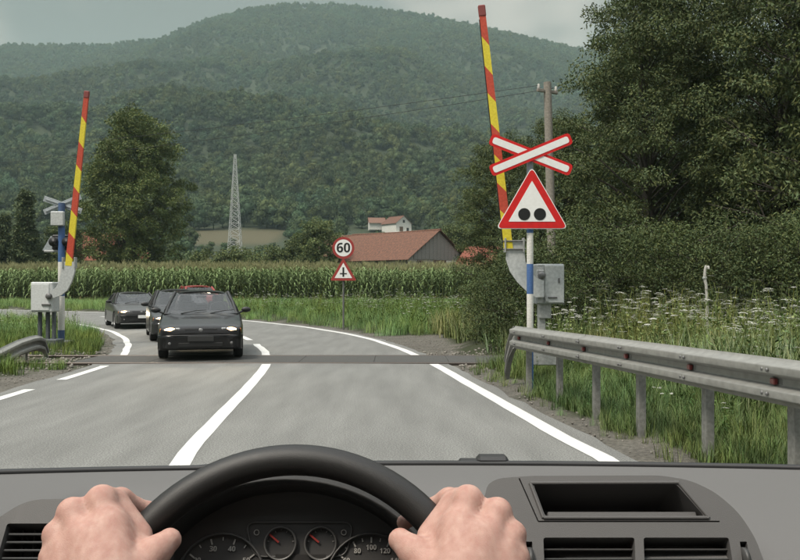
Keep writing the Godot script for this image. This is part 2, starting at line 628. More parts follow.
# tall weed: stem, feathery leaves and, if flowering, a flat white head of tiny flowers
func make_weed(sd: int, h: float, flowers: int, leaves: int) -> Array:
	var r := RandomNumberGenerator.new(); r.seed = sd
	var mb := MB.new()
	var fl := MB.new()
	for st in max(flowers, 1):
		var a := r.randf() * TAU
		var hh := h * r.randf_range(0.7, 1.05)
		var top := Vector3(cos(a) * h * 0.18, hh, sin(a) * h * 0.18) * r.randf_range(0.8, 1.2)
		mb.col = Color(0.9, 1.0, 0.7)
		mb.tube([Vector3.ZERO, top * 0.5 + Vector3(0, 0.05, 0), top], [0.005, 0.004, 0.003], 4, false)
		for k in leaves:
			var t := r.randf_range(0.05, 0.85)
			var p := top * t
			var d := rnd_dir(r); d.y = abs(d.y) * 0.6 + 0.1
			leaf_quad(mb, p, d.normalized(), d.cross(Vector3.UP).normalized(), h * r.randf_range(0.1, 0.24) * (1.2 - t), h * 0.035, Color(0.8, 1.0, 0.7) * r.randf_range(0.6, 1.2))
		if flowers > 0:
			var R := r.randf_range(0.03, 0.06)
			for k in 26:
				var q := sqrt(r.randf()) * R; var b := r.randf() * TAU
				var p := top + Vector3(cos(b) * q, 0.02 - q * q * 5 + r.randf() * 0.006, sin(b) * q)
				var s := r.randf_range(0.006, 0.01)
				fl.quad(p + Vector3(-s, 0, -s), p + Vector3(-s, 0.001, s), p + Vector3(s, 0, s), p + Vector3(s, 0.002, -s))
				mb.tri(top - Vector3(0, 0.02, 0), p + Vector3(0.001, -0.002, 0), p + Vector3(-0.001, -0.002, 0))
	var me := mb.mesh(M.grass)
	if flowers > 0:
		var ar := []
		ar.resize(Mesh.ARRAY_MAX)
		ar[Mesh.ARRAY_VERTEX] = fl.v; ar[Mesh.ARRAY_NORMAL] = fl.n; ar[Mesh.ARRAY_COLOR] = fl.c; ar[Mesh.ARRAY_INDEX] = fl.ix
		me.add_surface_from_arrays(Mesh.PRIMITIVE_TRIANGLES, ar)
		me.surface_set_material(1, M.petal)
	return [me]

func sow(called: String, meshes: Array, count: int, x0: float, x1: float, d0: float, d1: float, size: Vector2, col: Color, ok: Callable, label: String, category: String, sd: int) -> void:
	var r := RandomNumberGenerator.new(); r.seed = sd
	var root := base(called, Vector3.ZERO)
	meta(root, label, category, "", "stuff")
	var xf := []
	var cs := []
	for m in meshes:
		xf.append([]); cs.append([])
	var tries := 0
	var got := 0
	while got < count and tries < count * 8:
		tries += 1
		var x := r.randf_range(x0, x1); var d := r.randf_range(d0, d1)
		var e := beyond(x, d)
		if not ok.call(x, d, e, r): continue
		got += 1
		var k := r.randi() % meshes.size()
		var s := r.randf_range(size.x, size.y)
		s *= 1.0 + 0.35 * fine.get_noise_2d(x * 0.6 + 90, d * 0.6)
		var b := Basis(Vector3.UP, r.randf() * TAU) * Basis(Vector3.RIGHT, r.randf_range(-0.12, 0.12))
		xf[k].append(Transform3D(b.scaled(Vector3.ONE * s), Vector3(x, ground_height(x, d, e) - 0.015, -d)))
		var g := r.randf_range(0.75, 1.25) * (1.0 + 0.3 * fine.get_noise_2d(x * 0.4, d * 0.4 + 30))
		var y := r.randf_range(-0.1, 0.15) + 0.2 * fine.get_noise_2d(x * 0.3 + 7, d * 0.3)
		cs[k].append(Color(col.r * g * (1 + y), col.g * g, col.b * g * (1 - y)))
	for k in meshes.size():
		if xf[k].size(): scatter("tufts", meshes[k], xf[k], cs[k], root)

func make_corn(sd: int) -> Mesh:
	var r := RandomNumberGenerator.new(); r.seed = sd
	var mb := MB.new()
	var h := r.randf_range(2.5, 2.8)
	mb.col = Color(0.14, 0.16, 0.06)
	mb.tube([Vector3.ZERO, Vector3(0.02, h * 0.5, 0.02), Vector3(0, h, 0)], [0.016, 0.013, 0.006], 5, false)
	for k in 13:
		var t := 0.12 + 0.8 * k / 12.0
		var a := k * PI + r.randf_range(-0.6, 0.6)
		var d := Vector3(cos(a), 0, sin(a))
		var side := Vector3(-d.z, 0, d.x)
		var L: float = r.randf_range(0.6, 0.85) * (1.15 - 0.4 * abs(t - 0.5))
		var p := Vector3(0, h * t, 0)
		var w := 0.05
		var prev := p; var pw := 0.02
		mb.col = Color(0.155, 0.212, 0.092) * r.randf_range(0.75, 1.35)
		if t < 0.25 and r.randf() < 0.5: mb.col = Color(0.16, 0.13, 0.06)
		for q in range(1, 5):
			var u := q / 4.0
			var np: Vector3 = p + d * L * (u - 0.2 * u * u * u) + Vector3(0, L * (0.75 * u - 1.05 * u * u * r.randf_range(0.8, 1.15)), 0)
			var nw := w * (1.0 - u * u) + 0.004
			mb.quad(prev - side * pw, prev + side * pw, np + side * nw, np - side * nw)
			prev = np; pw = nw
	mb.col = Color(0.29, 0.28, 0.15)
	for k in 9:
		var a := r.randf() * TAU
		var d := Vector3(cos(a) * 0.13, r.randf_range(0.2, 0.36), sin(a) * 0.13)
		mb.tube([Vector3(0, h - 0.03, 0), Vector3(0, h, 0) + d], [0.011, 0.006], 3, false)
	for k in 1:
		mb.col = Color(0.12, 0.14, 0.05)
		mb.tube([Vector3(0.02, h * 0.42, 0), Vector3(0.09, h * 0.5, 0.03), Vector3(0.12, h * 0.56, 0.04)], [0.015, 0.032, 0.01], 6, false)
	return mb.mesh(M.tint)

func make_far_tree(sd: int, conifer := false) -> Mesh:
	var r := RandomNumberGenerator.new(); r.seed = sd
	var mb := MB.new()
	mb.col = Color(0.55, 0.6, 0.5)
	mb.tube([Vector3(0, -2, 0), Vector3(0, 4, 0)], [0.25, 0.15], 5, false)
	var lobes := []
	for k in 9:
		var a := k * 2.4 + r.randf()
		var q := r.randf_range(0.6, 2.7) if k > 0 else 0.0
		lobes.append([Vector3(cos(a) * q, 5.0 + r.randf_range(-2.2, 3.2), sin(a) * q), r.randf_range(1.5, 2.5), r.randf_range(0.78, 1.2)])
	for l in lobes:
		mb.col = Color(1, 1, 1) * l[2] * 0.8
		mb.col.a = 1.0
		mb.ball(l[0], Vector3.ONE * l[1] * 0.72, 5, 8)
		for k in 75:
			var d := rnd_dir(r)
			if d.y < -0.5: continue
			var p: Vector3 = l[0] + d * l[1] * r.randf_range(0.7, 1.05)
			var dir := (d + rnd_dir(r) * 0.8).normalized()
			leaf_quad(mb, p, dir, dir.cross(rnd_dir(r)).normalized(), r.randf_range(0.5, 1.0), 0.55, Color(1, 1, 1) * l[2] * r.randf_range(0.7, 1.3))
	return mb.mesh(M.tint)

func build_hill_wood() -> void:
	var r := RandomNumberGenerator.new(); r.seed = 77
	var protos := [make_far_tree(1), make_far_tree(2), make_far_tree(3), make_far_tree(4)]
	var root := base("hillside_wood", Vector3.ZERO)
	meta(root, "dense green forest covering the hills beyond the fields", "forest", "", "stuff")
	var xf := [[], [], [], []]
	var cs := [[], [], [], []]
	for i in 46000:
		var d: float = sqrt(lerpf(170.0 * 170.0, 1580.0 * 1580.0, r.randf()))
		var u := r.randf_range(-0.62, 0.62)
		var sc := r.randf_range(0.62, 1.15)
		if i > 39500:
			d = r.randf_range(1900, 2650)
			u = r.randf_range(-0.6, 0.1)
			sc *= 1.4
		var x := u * d
		if on_field(x, d) and r.randf() < 0.985: continue
		if on_bare(x, d) and r.randf() < 0.9: continue
		if d < 312 and abs(x + 5.0) < 15.0 and d > 225: continue
		if d < 262 and d > 170 and u > -0.26 and u < -0.11: sc *= 0.42
		if d < 300: sc *= 0.7
		var h := hill(x, d)
		var k := r.randi() % 4
		var b := Basis(Vector3.UP, r.randf() * TAU).scaled(Vector3(sc, sc * r.randf_range(0.85, 1.25), sc))
		xf[k].append(Transform3D(b, Vector3(x, h - 0.5, -d)))
		var g := r.randf_range(0.7, 1.3) * (1.0 + 0.45 * land.get_noise_2d(x * 5.0, d * 5.0 + 500))
		var y := r.randf_range(-0.12, 0.18) + 0.2 * land.get_noise_2d(x * 3.0 + 300, d * 3.0)
		cs[k].append(Color(0.075 * g * (1.0 + y), 0.105 * g, 0.05 * g * (1.0 - y)))
	for k in 4: scatter("trees", protos[k], xf[k], cs[k], root)

func build_plants() -> void:
	# the maize field behind the road
	var r := RandomNumberGenerator.new(); r.seed = 21
	var protos := [make_corn(1), make_corn(2), make_corn(3), make_corn(4), make_corn(5)]
	var root := base("maize_field", Vector3.ZERO)
	meta(root, "field of tall green maize with pale tassels beyond the road", "maize", "", "stuff")
	var xf := [[], [], [], [], []]
	var cs := [[], [], [], [], []]
	for row in 15:
		var x := -56.0
		while x < 13.0:
			x += r.randf_range(0.17, 0.3)
			var d: float = 59.5 + row * 0.75 + r.randf_range(-0.15, 0.15) - min(0.0, x + 20.0) * 0.12
			var k := r.randi() % 5
			var s := r.randf_range(0.92, 1.12)
			xf[k].append(Transform3D(Basis(Vector3.UP, r.randf() * TAU).scaled(Vector3.ONE * s), Vector3(x, -0.02, -d)))
			var g := r.randf_range(0.8, 1.25)
			cs[k].append(Color(g, g, g))
	for k in 5: scatter("plants", protos[k], xf[k], cs[k], root)
	# grasses
	var t1 := [make_tuft(1, 26, 0.09, 0.22, 0.0055, 0.15), make_tuft(2, 26, 0.09, 0.29, 0.005, 0.2), make_tuft(3, 22, 0.08, 0.18, 0.007, 0.4)]
	var t2 := [make_tuft(4, 34, 0.22, 0.5, 0.012), make_tuft(5, 34, 0.22, 0.6, 0.012, 0.25)]
	var t3 := [make_tuft(6, 70, 0.45, 0.6, 0.012, 0.2), make_tuft(7, 70, 0.45, 0.75, 0.011, 0.3)]
	var clear_track := func(x, d): return abs(d - 15.3) < 1.25 and x > -9.5 and x < 2.2
	sow("verge_grass", t1, 14000, 0.6, 7.5, 4.2, 15, Vector2(0.45, 1.05), Color(0.135, 0.17, 0.068),
		func(x, d, e, q): return e.y > 0 and e.x > 0.12 and not (is_gravel(x, d, e) and q.randf() < 0.93) and not clear_track.call(x, d), "fresh green grass on the verge along the long guardrail", "grass", 31)
	sow("meadow_grass", t2, 7500, 1.0, 14, 6, 24, Vector2(0.6, 1.25), Color(0.21, 0.23, 0.12),
		func(x, d, e, q): return e.y > 0 and e.x > 1.5 + q.randf() * 0.6 and not is_gravel(x, d, e) and not clear_track.call(x, d), "tall meadow grass behind the long guardrail", "grass", 32)
	sow("roadside_grass", t2, 6500, -22, -4.8, 10.5, 24, Vector2(0.28, 0.55), Color(0.13, 0.175, 0.05),
		func(x, d, e, q): return e.y < 0 and e.x > 0.15 and not (is_gravel(x, d, e) and q.randf() < 0.97) and not clear_track.call(x, d) and x < -4.5, "grass on the left verge around the far barrier", "grass", 33)
	sow("bank_grass", t3, 12000, -50, 16, 21, 59, Vector2(0.34, 0.66), Color(0.18, 0.26, 0.105),
		func(x, d, e, q): return e.x > 0.35 and not is_gravel(x, d, e), "light green grass bank between the bend and the maize", "grass", 34)
	# weeds in flower
	var w := [make_weed(1, 1.0, 3, 9)[0], make_weed(2, 0.9, 4, 8)[0], make_weed(3, 1.1, 2, 10)[0]]
	var g := [make_weed(4, 0.9, 0, 22)[0], make_weed(5, 0.7, 0, 26)[0], make_weed(6, 1.1, 0, 24)[0]]
	sow("white_flowering_weeds", w, 1900, 2.2, 15, 8, 22, Vector2(0.85, 1.25), Color(0.21, 0.235, 0.125),
		func(x, d, e, q): return e.y > 0 and e.x > 1.9 and not clear_track.call(x, d) and q.randf() < smoothstep(9.0, 12.0, d) * 0.9 + 0.1, "white flowering weeds in the meadow behind the long guardrail", "wildflowers", 35)
	sow("leafy_weeds", g, 2600, 1.3, 14, 7, 23, Vector2(0.5, 1.0), Color(0.19, 0.215, 0.11),
		func(x, d, e, q): return e.y > 0 and e.x > 1.0 + q.randf() and not is_gravel(x, d, e) and not clear_track.call(x, d), "tall leafy weeds behind the long guardrail", "weeds", 36)
	sow("verge_weeds", g, 900, 0.9, 6.5, 5, 14, Vector2(0.22, 0.45), Color(0.11, 0.16, 0.06),
		func(x, d, e, q): return e.y > 0 and e.x > 0.35 and not is_gravel(x, d, e) and not clear_track.call(x, d), "low leafy weeds in the grass under the long guardrail", "weeds", 40)
	sow("verge_flowers", w, 60, 1.2, 6, 6, 14, Vector2(0.35, 0.55), Color(0.15, 0.185, 0.07),
		func(x, d, e, q): return e.y > 0 and e.x > 0.7, "small white flowers in the grass under the long guardrail", "wildflowers", 37)
	sow("roadside_weeds", w + g, 500, -18, -8.6, 13, 26, Vector2(0.45, 0.85), Color(0.15, 0.185, 0.07),
		func(x, d, e, q): return e.y < 0 and e.x > 0.7 and not clear_track.call(x, d), "weeds with pale flowers on the left verge by the barrier", "weeds", 38)
	sow("bank_weeds", g + w, 1500, -8, 8, 22, 40, Vector2(0.6, 1.0), Color(0.15, 0.19, 0.07),
		func(x, d, e, q): return e.y > 0 and e.x > 1.0 and not is_gravel(x, d, e), "bushy weeds on the bank around the speed limit sign", "weeds", 39)

func build_trees() -> void:
	# the dense dark trees on the right, three kinds turned and scaled
	var k1 := make_tree("locust_tree", {"seed": 1, "h": 12.0, "base": 0.9, "rx": 3.6, "leaves": 105000, "leaf": 0.105, "lobes": 130, "clump": 0.21, "col": Color(0.09, 0.115, 0.052), "droop": 0.5})
	var k2 := make_tree("locust_tree", {"seed": 2, "h": 13.5, "base": 1.2, "rx": 3.9, "leaves": 110000, "leaf": 0.11, "lobes": 130, "clump": 0.2, "col": Color(0.084, 0.109, 0.05), "droop": 0.5})
	var k3 := make_tree("locust_tree", {"seed": 3, "h": 10.5, "base": 0.7, "rx": 3.2, "leaves": 95000, "leaf": 0.1, "lobes": 125, "clump": 0.21, "col": Color(0.096, 0.121, 0.054), "droop": 0.45})
	var spots := [[k1, 7.75, 24.5, 0.4, 0.9, "tree beside the utility pole with ragged outer branches, leftmost of the dark trees"],
		[k2, 11.6, 24.0, 1.3, 1.0, "tall dark leafy tree second from the utility pole, cut by the picture's top"],
		[k3, 12.0, 19.5, 2.2, 1.18, "dark leafy tree above the flowering meadow, nearest to the right picture edge"],
		[k2, 14.6, 27.0, 3.6, 1.1, "dark tree at the back of the right hand group, reaching the top right corner"],
		[k3, 9.6, 30.5, 5.0, 1.05, "dark tree set back between the utility pole and the tall trees"],
		[k1, 6.2, 30.5, 4.1, 0.66, "smaller dark tree directly behind the utility pole"],
		[k3, 4.3, 33.0, 1.1, 0.72, "small dark tree behind the raised right barrier boom"]]
	var once := {}
	for s in spots:
		var t: Node3D = s[0]
		if once.has(t): t = copy(s[0], Vector3.ZERO)
		once[s[0]] = true
		t.position = Vector3(s[1], 0, -s[2]); t.rotation.y = s[3]; t.scale = Vector3.ONE * s[4]
		meta(t, s[5], "tree", "dark trees on the right of the crossing")
	# undergrowth in front of them
	var b1 := make_tree("bush", {"seed": 11, "h": 2.6, "base": 0.15, "rx": 1.5, "leaves": 26000, "leaf": 0.058, "lobes": 44, "clump": 0.38, "col": Color(0.074, 0.098, 0.043), "trunk": 0.04, "shape": 0.6})
	var b2 := make_tree("bush", {"seed": 12, "h": 2.2, "base": 0.1, "rx": 1.3, "leaves": 24000, "leaf": 0.055, "lobes": 42, "clump": 0.4, "col": Color(0.084, 0.11, 0.046), "trunk": 0.035, "shape": 0.6})
	var bs := [[b1, 2.9, 17.5, 0.2, 0.9, "dark rounded bush just behind the right barrier cabinet"],
		[b2, 2.35, 18.6, 1.0, 0.72, "small bush at the edge of the gravel, behind the right barrier's pole"],
		[b1, 4.3, 17.6, 2.0, 1.05, "dark bush right of the barrier cabinet, under the trees"],
		[b2, 5.9, 18.0, 3.0, 1.15, "dark bush between the barrier cabinet and the bent pipe"],
		[b1, 7.2, 17.4, 4.0, 1.05, "dark bush directly behind the bent pipe"],
		[b2, 8.6, 17.0, 5.0, 1.2, "dark bush behind the flowering meadow, near the right picture edge"],
		[b1, 9.9, 17.2, 0.9, 1.15, "dark bush at the right picture edge behind the meadow"],
		[b2, 4.3, 24.5, 1.9, 0.9, "bush beyond the track, left of the right barrier's cabinet"]]
	once = {}
	for s in bs:
		var t: Node3D = s[0]
		if once.has(t): t = copy(s[0], Vector3.ZERO)
		once[s[0]] = true
		t.position = Vector3(s[1], 0.05, -s[2]); t.rotation.y = s[3]; t.scale = Vector3.ONE * s[4]
		meta(t, s[5], "bush", "bushes at the foot of the dark trees")
	# trees behind the maize
	var l := make_tree("broad_tree", {"seed": 21, "h": 18.4, "base": 1.2, "rx": 5.0, "leaves": 95000, "leaf": 0.24, "lobes": 125, "clump": 0.23, "col": Color(0.115, 0.145, 0.055), "shape": 0.82, "flat": 1.0, "droop": 0.2, "trunk": 0.3})
	l.position = Vector3(-26.4, 0, -79)
	meta(l, "big rounded green tree behind the maize, right of the far barrier boom", "tree")
	var sp := make_tree("spruce_tree", {"seed": 22, "h": 11.2, "base": 0.8, "rx": 2.0, "leaves": 16000, "leaf": 0.3, "lobes": 60, "clump": 0.22, "col": Color(0.085, 0.11, 0.055), "cone": true, "flat": 0.5, "droop": 0.5})
	sp.position = Vector3(-38.4, 0, -82)
	meta(sp, "dark pointed spruce behind the maize, left of the far barrier", "tree", "spruces behind the maize")
	var sp2 := copy(sp, Vector3(-42.5, 0, -86), 2.0, 0.82)
	meta(sp2, "dark spruce cut by the left edge of the picture", "tree", "spruces behind the maize")
	var m := make_tree("small_tree", {"seed": 23, "h": 8.0, "base": 0.6, "rx": 3.0, "leaves": 26000, "leaf": 0.22, "lobes": 44, "clump": 0.28, "col": Color(0.11, 0.14, 0.058), "shape": 0.65})
	var ms := [[-35.2, 84, 0.0, 0.98, "light green tree between the spruce and the far barrier"], [-9.2, 92, 1.0, 1.08, "rounded tree left of the speed limit sign, behind the maize"], [-11.8, 95, 2.0, 0.92, "tree between the lattice mast and the rounded tree"],
		[6.8, 104, 3.0, 1.12, "dark tree behind the barn's gable end"], [10.2, 108, 4.0, 1.1, "tree behind the barn, next to the right barrier boom"], [12.6, 98, 5.0, 0.9, "tree above the small red roof right of the barn"], [9.9, 60, 0.6, 0.62, "low tree at the right end of the maize field"], [7.6, 48, 2.6, 0.55, "low tree left of the right barrier's yoke"]]
	for i in ms.size():
		var s = ms[i]
		var t: Node3D = m if i == 0 else copy(m, Vector3.ZERO)
		t.position = Vector3(s[0], 0, -s[1]); t.rotation.y = s[2]; t.scale = Vector3.ONE * s[3]
		meta(t, s[4], "tree", "trees behind the maize field")
	var hb := make_tree("field_shrub", {"seed": 24, "h": 5.4, "base": 0.2, "rx": 2.8, "leaves": 9000, "leaf": 0.28, "lobes": 30, "clump": 0.34, "col": Color(0.12, 0.15, 0.06), "shape": 0.55, "trunk": 0.07})
	var hs := [[-22.3, 90, 0.9, "shrub just right of the big rounded tree, behind the maize"], [-19.6, 93, 1.0, "second shrub right of the big rounded tree, behind the maize"], [-17.0, 92, 0.92, "shrub left of the foot of the lattice mast"], [-14.6, 95, 1.02, "shrub right of the foot of the lattice mast"], [-6.2, 97, 0.95, "shrub behind the speed limit sign, left of the barn"], [-30.6, 88, 1.0, "shrub left of the big rounded tree's foot"], [-44.5, 92, 1.1, "shrub behind the maize at the left picture edge"]]
	for i in hs.size():
		var s = hs[i]
		var t: Node3D = hb if i == 0 else copy(hb, Vector3.ZERO)
		t.position = Vector3(s[0], 0, -s[1]); t.rotation.y = i * 1.3; t.scale = Vector3.ONE * s[2]
		meta(t, s[3], "shrub", "shrubs behind the maize field")

# ---------------------------------------------------------------- roadside objects
func rounded(poly: Array, rad: float, seg := 5) -> PackedVector2Array:
	var out := PackedVector2Array()
	var n := poly.size()
	for i in n:
		var p: Vector2 = poly[i]
		var a: Vector2 = (poly[(i + n - 1) % n] - p); var b: Vector2 = (poly[(i + 1) % n] - p)
		var q: float = min(rad, min(a.length(), b.length()) * 0.49)
		var p0 := p + a.normalized() * q; var p1 := p + b.normalized() * q
		for k in seg + 1:
			var t := float(k) / seg
			out.append(p0 * (1 - t) * (1 - t) + p * 2 * t * (1 - t) + p1 * t * t)
	return out

func triangle(side: float, rad: float) -> PackedVector2Array:
	var h := side * 0.866
	return rounded([Vector2(-side * 0.5, -h / 3), Vector2(side * 0.5, -h / 3), Vector2(0, h * 2 / 3)], rad)

func circle(r: float, seg := 28) -> PackedVector2Array:
	var out := PackedVector2Array()
	for k in seg: out.append(Vector2(cos(TAU * k / seg), sin(TAU * k / seg)) * r)
	return out

func plate(poly: PackedVector2Array, z: float, thick: float, called: String, m: Material, parent: Node3D, t := Transform3D()) -> MeshInstance3D:
	var mb := MB.new()
	mb.prism(poly, t * Transform3D(Basis(), Vector3(0, 0, z)), thick)
	return put(mb, called, m, parent)

# beam of a raised barrier: red and yellow stripes with slanted ends, a to b
func boom(parent: Node3D, a: Vector3, b: Vector3, w0: float, w1: float, cuts: Array, first_red: bool) -> void:
	var y := (b - a).normalized(); var z := Vector3(0, 0, 1); z = (z - y * z.dot(y)).normalized(); var x := y.cross(z)
	var len := (b - a).length()
	var holder := Node3D.new(); holder.name = "boom"; parent.add_child(holder, true)
	var t := Transform3D(Basis(x, y, z), a)
	for i in cuts.size() - 1:
		var t0: float = cuts[i] * len; var t1: float = cuts[i + 1] * len
		var wa: float = lerp(w0, w1, cuts[i]) * 0.5; var wb: float = lerp(w0, w1, cuts[i + 1]) * 0.5
		var s0 := 0.07 if i > 0 else 0.0
		var s1 := 0.07 if i < cuts.size() - 2 else 0.0
		var red := (i % 2 == 0) == first_red
		plate(PackedVector2Array([Vector2(-wa, t0 + s0), Vector2(wa, t0 - s0), Vector2(wb, t1 - s1), Vector2(-wb, t1 + s1)]), 0, 0.055, "stripe", M.boom_red if red else M.boom_yellow, holder, t)
	var mb := MB.new()
	mb.box(t * Vector3(0, len + 0.05, 0), Vector3(w1 * 1.15, 0.16, 0.075), 0.012, t.basis)
	put(mb, "end_cap", M.boom_cap, holder)
	mb = MB.new()
	mb.tube([t * Vector3(-w0 * 0.55, 0.1, 0.0), t * Vector3(-w1 * 0.55, len * 0.98, 0.0)], [0.009], 5)
	put(mb, "edge_cable", M.black_plastic, holder)

func bands(parent: Node3D, x: float, z: float, r: float, list: Array) -> void:
	for q in list:
		var mb := MB.new()
		mb.lathe([[0.0, q[0]], [r, q[0]], [r, q[1]], [0.0, q[1]]], Transform3D(Basis(Vector3(1, 0, 0), Vector3(0, 0, -1), Vector3(0, 1, 0)), Vector3(x, 0, z)), 18)
		put(mb, "pole_band", q[2], parent)

func build_right_crossing() -> void:
	var D := 11.0
	var g := 0.1
	var o := base("crossing_sign", Vector3(at(530, 285, D).x, g, -D))
	meta(o, "red and white cross above a two dot warning triangle on a striped pole", "sign")
	var hy := func(py): return EYE + (285.0 - py) / 800.0 * D - g
	bands(o, 0, 0, 0.046, [[-0.4, 0.5, M.pole_blue], [0.5, hy.call(294.0), M.pole_white], [hy.call(294.0), hy.call(264.0), M.pole_blue], [hy.call(264.0), hy.call(233.0), M.pole_white], [hy.call(233.0), hy.call(196.0), M.pole_blue], [hy.call(196.0), hy.call(151.0), M.pole_grey]])
	# triangle
	var tri_y: float = hy.call(208.5)
	var tn := Node3D.new(); tn.name = "warning_triangle"; o.add_child(tn); tn.position = Vector3(0.015, tri_y, 0.075)
	plate(triangle(0.99, 0.09), 0, 0.004, "backing", M.sign_white, tn)
	plate(triangle(0.955, 0.08), 0.004, 0.004, "red_border", M.sign_red, tn)
	plate(triangle(0.645, 0.012), 0.008, 0.004, "white_field", M.sign_white, tn)
	for s in [-1, 1]:
		plate(circle(0.083), 0.012, 0.004, "black_dot", M.sign_black, tn, Transform3D(Basis(), Vector3(s * 0.107, -0.085, 0)))
	var mb := MB.new()
	mb.box(Vector3(-0.015, 0.1, -0.022), Vector3(0.13, 0.04, 0.03), 0.004); mb.box(Vector3(-0.015, -0.18, -0.022), Vector3(0.13, 0.04, 0.03), 0.004)
	put(mb, "clamp", M.galvanised, tn)
	# cross
	var cn := Node3D.new(); cn.name = "crossing_cross"; o.add_child(cn); cn.position = Vector3(0, hy.call(155.5), 0.075)
	var k := 0
	for a in [-21.5, 22.5]:
		var b := Basis(Vector3(0, 0, 1), deg_to_rad(a))
		var arm := Node3D.new(); arm.name = "cross_arm"; cn.add_child(arm, true)
		arm.transform = Transform3D(b, Vector3(0, 0, 0.0 + k * 0.011))
		k += 1
		var L := 0.595
		plate(rounded([Vector2(-L, -0.082), Vector2(L, -0.082), Vector2(L, 0.082), Vector2(-L, 0.082)], 0.055), 0, 0.004, "red_border", M.sign_red, arm)
		plate(rounded([Vector2(-L + 0.04, -0.046), Vector2(L - 0.04, -0.046), Vector2(L - 0.04, 0.046), Vector2(-L + 0.04, 0.046)], 0.036), 0.0035, 0.004, "white_field", M.sign_white, arm)
	mb = MB.new()
	mb.box(Vector3(0, 0, -0.022), Vector3(0.13, 0.06, 0.03), 0.004)
	put(mb, "clamp", M.galvanised, cn)
	# barrier machine
	var D2 := 11.5
	var o2 := base("level_crossing_barrier", Vector3(at(547, 285, D2).x, g, -D2))
	meta(o2, "grey barrier machine with raised red and yellow boom beside the guardrail", "barrier", "raised crossing barriers")
	var P := func(px, py, dd = D2): return at(px, py, dd) - o2.position
	var c: Vector3 = P.call(548.0, 284.0)
	mb = MB.new(); mb.box(c, Vector3(0.40, 0.57, 0.34), 0.015)
	put(mb, "cabinet", M.cabinet_grey, o2)
	mb = MB.new(); mb.box(c + Vector3(0.055, 0.0, 0.176), Vector3(0.27, 0.53, 0.014), 0.005)
	put(mb, "door", M.cabinet_light, o2)
	mb = MB.new(); mb.box(c + Vector3(-0.14, -0.02, 0.178), Vector3(0.09, 0.50, 0.02), 0.004); mb.box(c + Vector3(-0.145, 0.1, 0.2), Vector3(0.11, 0.20, 0.03), 0.01); mb.box(c + Vector3(-0.09, -0.13, 0.2), Vector3(0.035, 0.26, 0.02), 0.004, Basis(Vector3(0, 0, 1), 0.35))
	put(mb, "drive_cover", M.galvanised, o2)
	mb = MB.new(); mb.lathe([[0, 0.03], [0.03, 0.03], [0.055, 0.015], [0.055, 0.0]], Transform3D(Basis(), c + Vector3(-0.13, 0.12, 0.215)), 16)
	put(mb, "hub", M.galvanised_dark, o2)
	mb = MB.new(); mb.box(c + Vector3(0.03, -0.19, 0.19), Vector3(0.13, 0.02, 0.02), 0.004); mb.box(c + Vector3(0.12, 0.05, 0.19), Vector3(0.02, 0.07, 0.02), 0.004)
	put(mb, "door_handle", M.galvanised_dark, o2)
	mb = MB.new(); mb.box(c + Vector3(-0.06, -0.38, 0.02), Vector3(0.17, 0.22, 0.2), 0.01); mb.box(c + Vector3(-0.1, -0.70, 0.02), Vector3(0.1, 0.5, 0.12), 0.01); mb.box(c + Vector3(-0.06, -1.0, 0.0), Vector3(0.42, 0.3, 0.36), 0.01)
	put(mb, "pedestal", M.galvanised, o2)
	# swan neck arm
	var poly := PackedVector2Array()
	for q in [[505, 241], [521, 241], [522, 252], [523, 262], [527, 271], [534, 278], [541, 281], [541, 297], [533, 297], [524, 291], [515, 282], [508, 272], [504, 260]]:
		var w: Vector3 = P.call(float(q[0]), float(q[1]))
		poly.append(Vector2(w.x, w.y))
	plate(poly, 0.21, 0.05, "swan_neck_arm", M.cabinet_light, o2)
	for s in [-1, 1]:
		mb = MB.new()
		var bc: Vector3 = P.call(512.0 + s * 9.0, 246.0)
		mb.box(bc + Vector3(0, 0, 0.21), Vector3(0.025, 0.2, 0.12), 0.004)
		put(mb, "boom_clamp", M.galvanised, o2)
	mb = MB.new()
	for py in [242.0, 250.0]:
		var bc: Vector3 = P.call(512.0, py)
		mb.tube([bc + Vector3(-0.16, 0, 0.25), bc + Vector3(0.16, 0, 0.25)], [0.011], 6)
	put(mb, "clamp_bolt", M.galvanised_dark, o2)
	var pa: Vector3 = P.call(508.5, 250.0, D2 - 0.22); var pb: Vector3 = P.call(482.5, 14.0, D2 - 0.22)
	pa.z = 0.22; pb.z = 0.22
	boom(o2, pa, pb, 0.125, 0.088, [0.0, 0.15, 0.265, 0.385, 0.515, 0.645, 0.76, 0.885, 1.0], false)

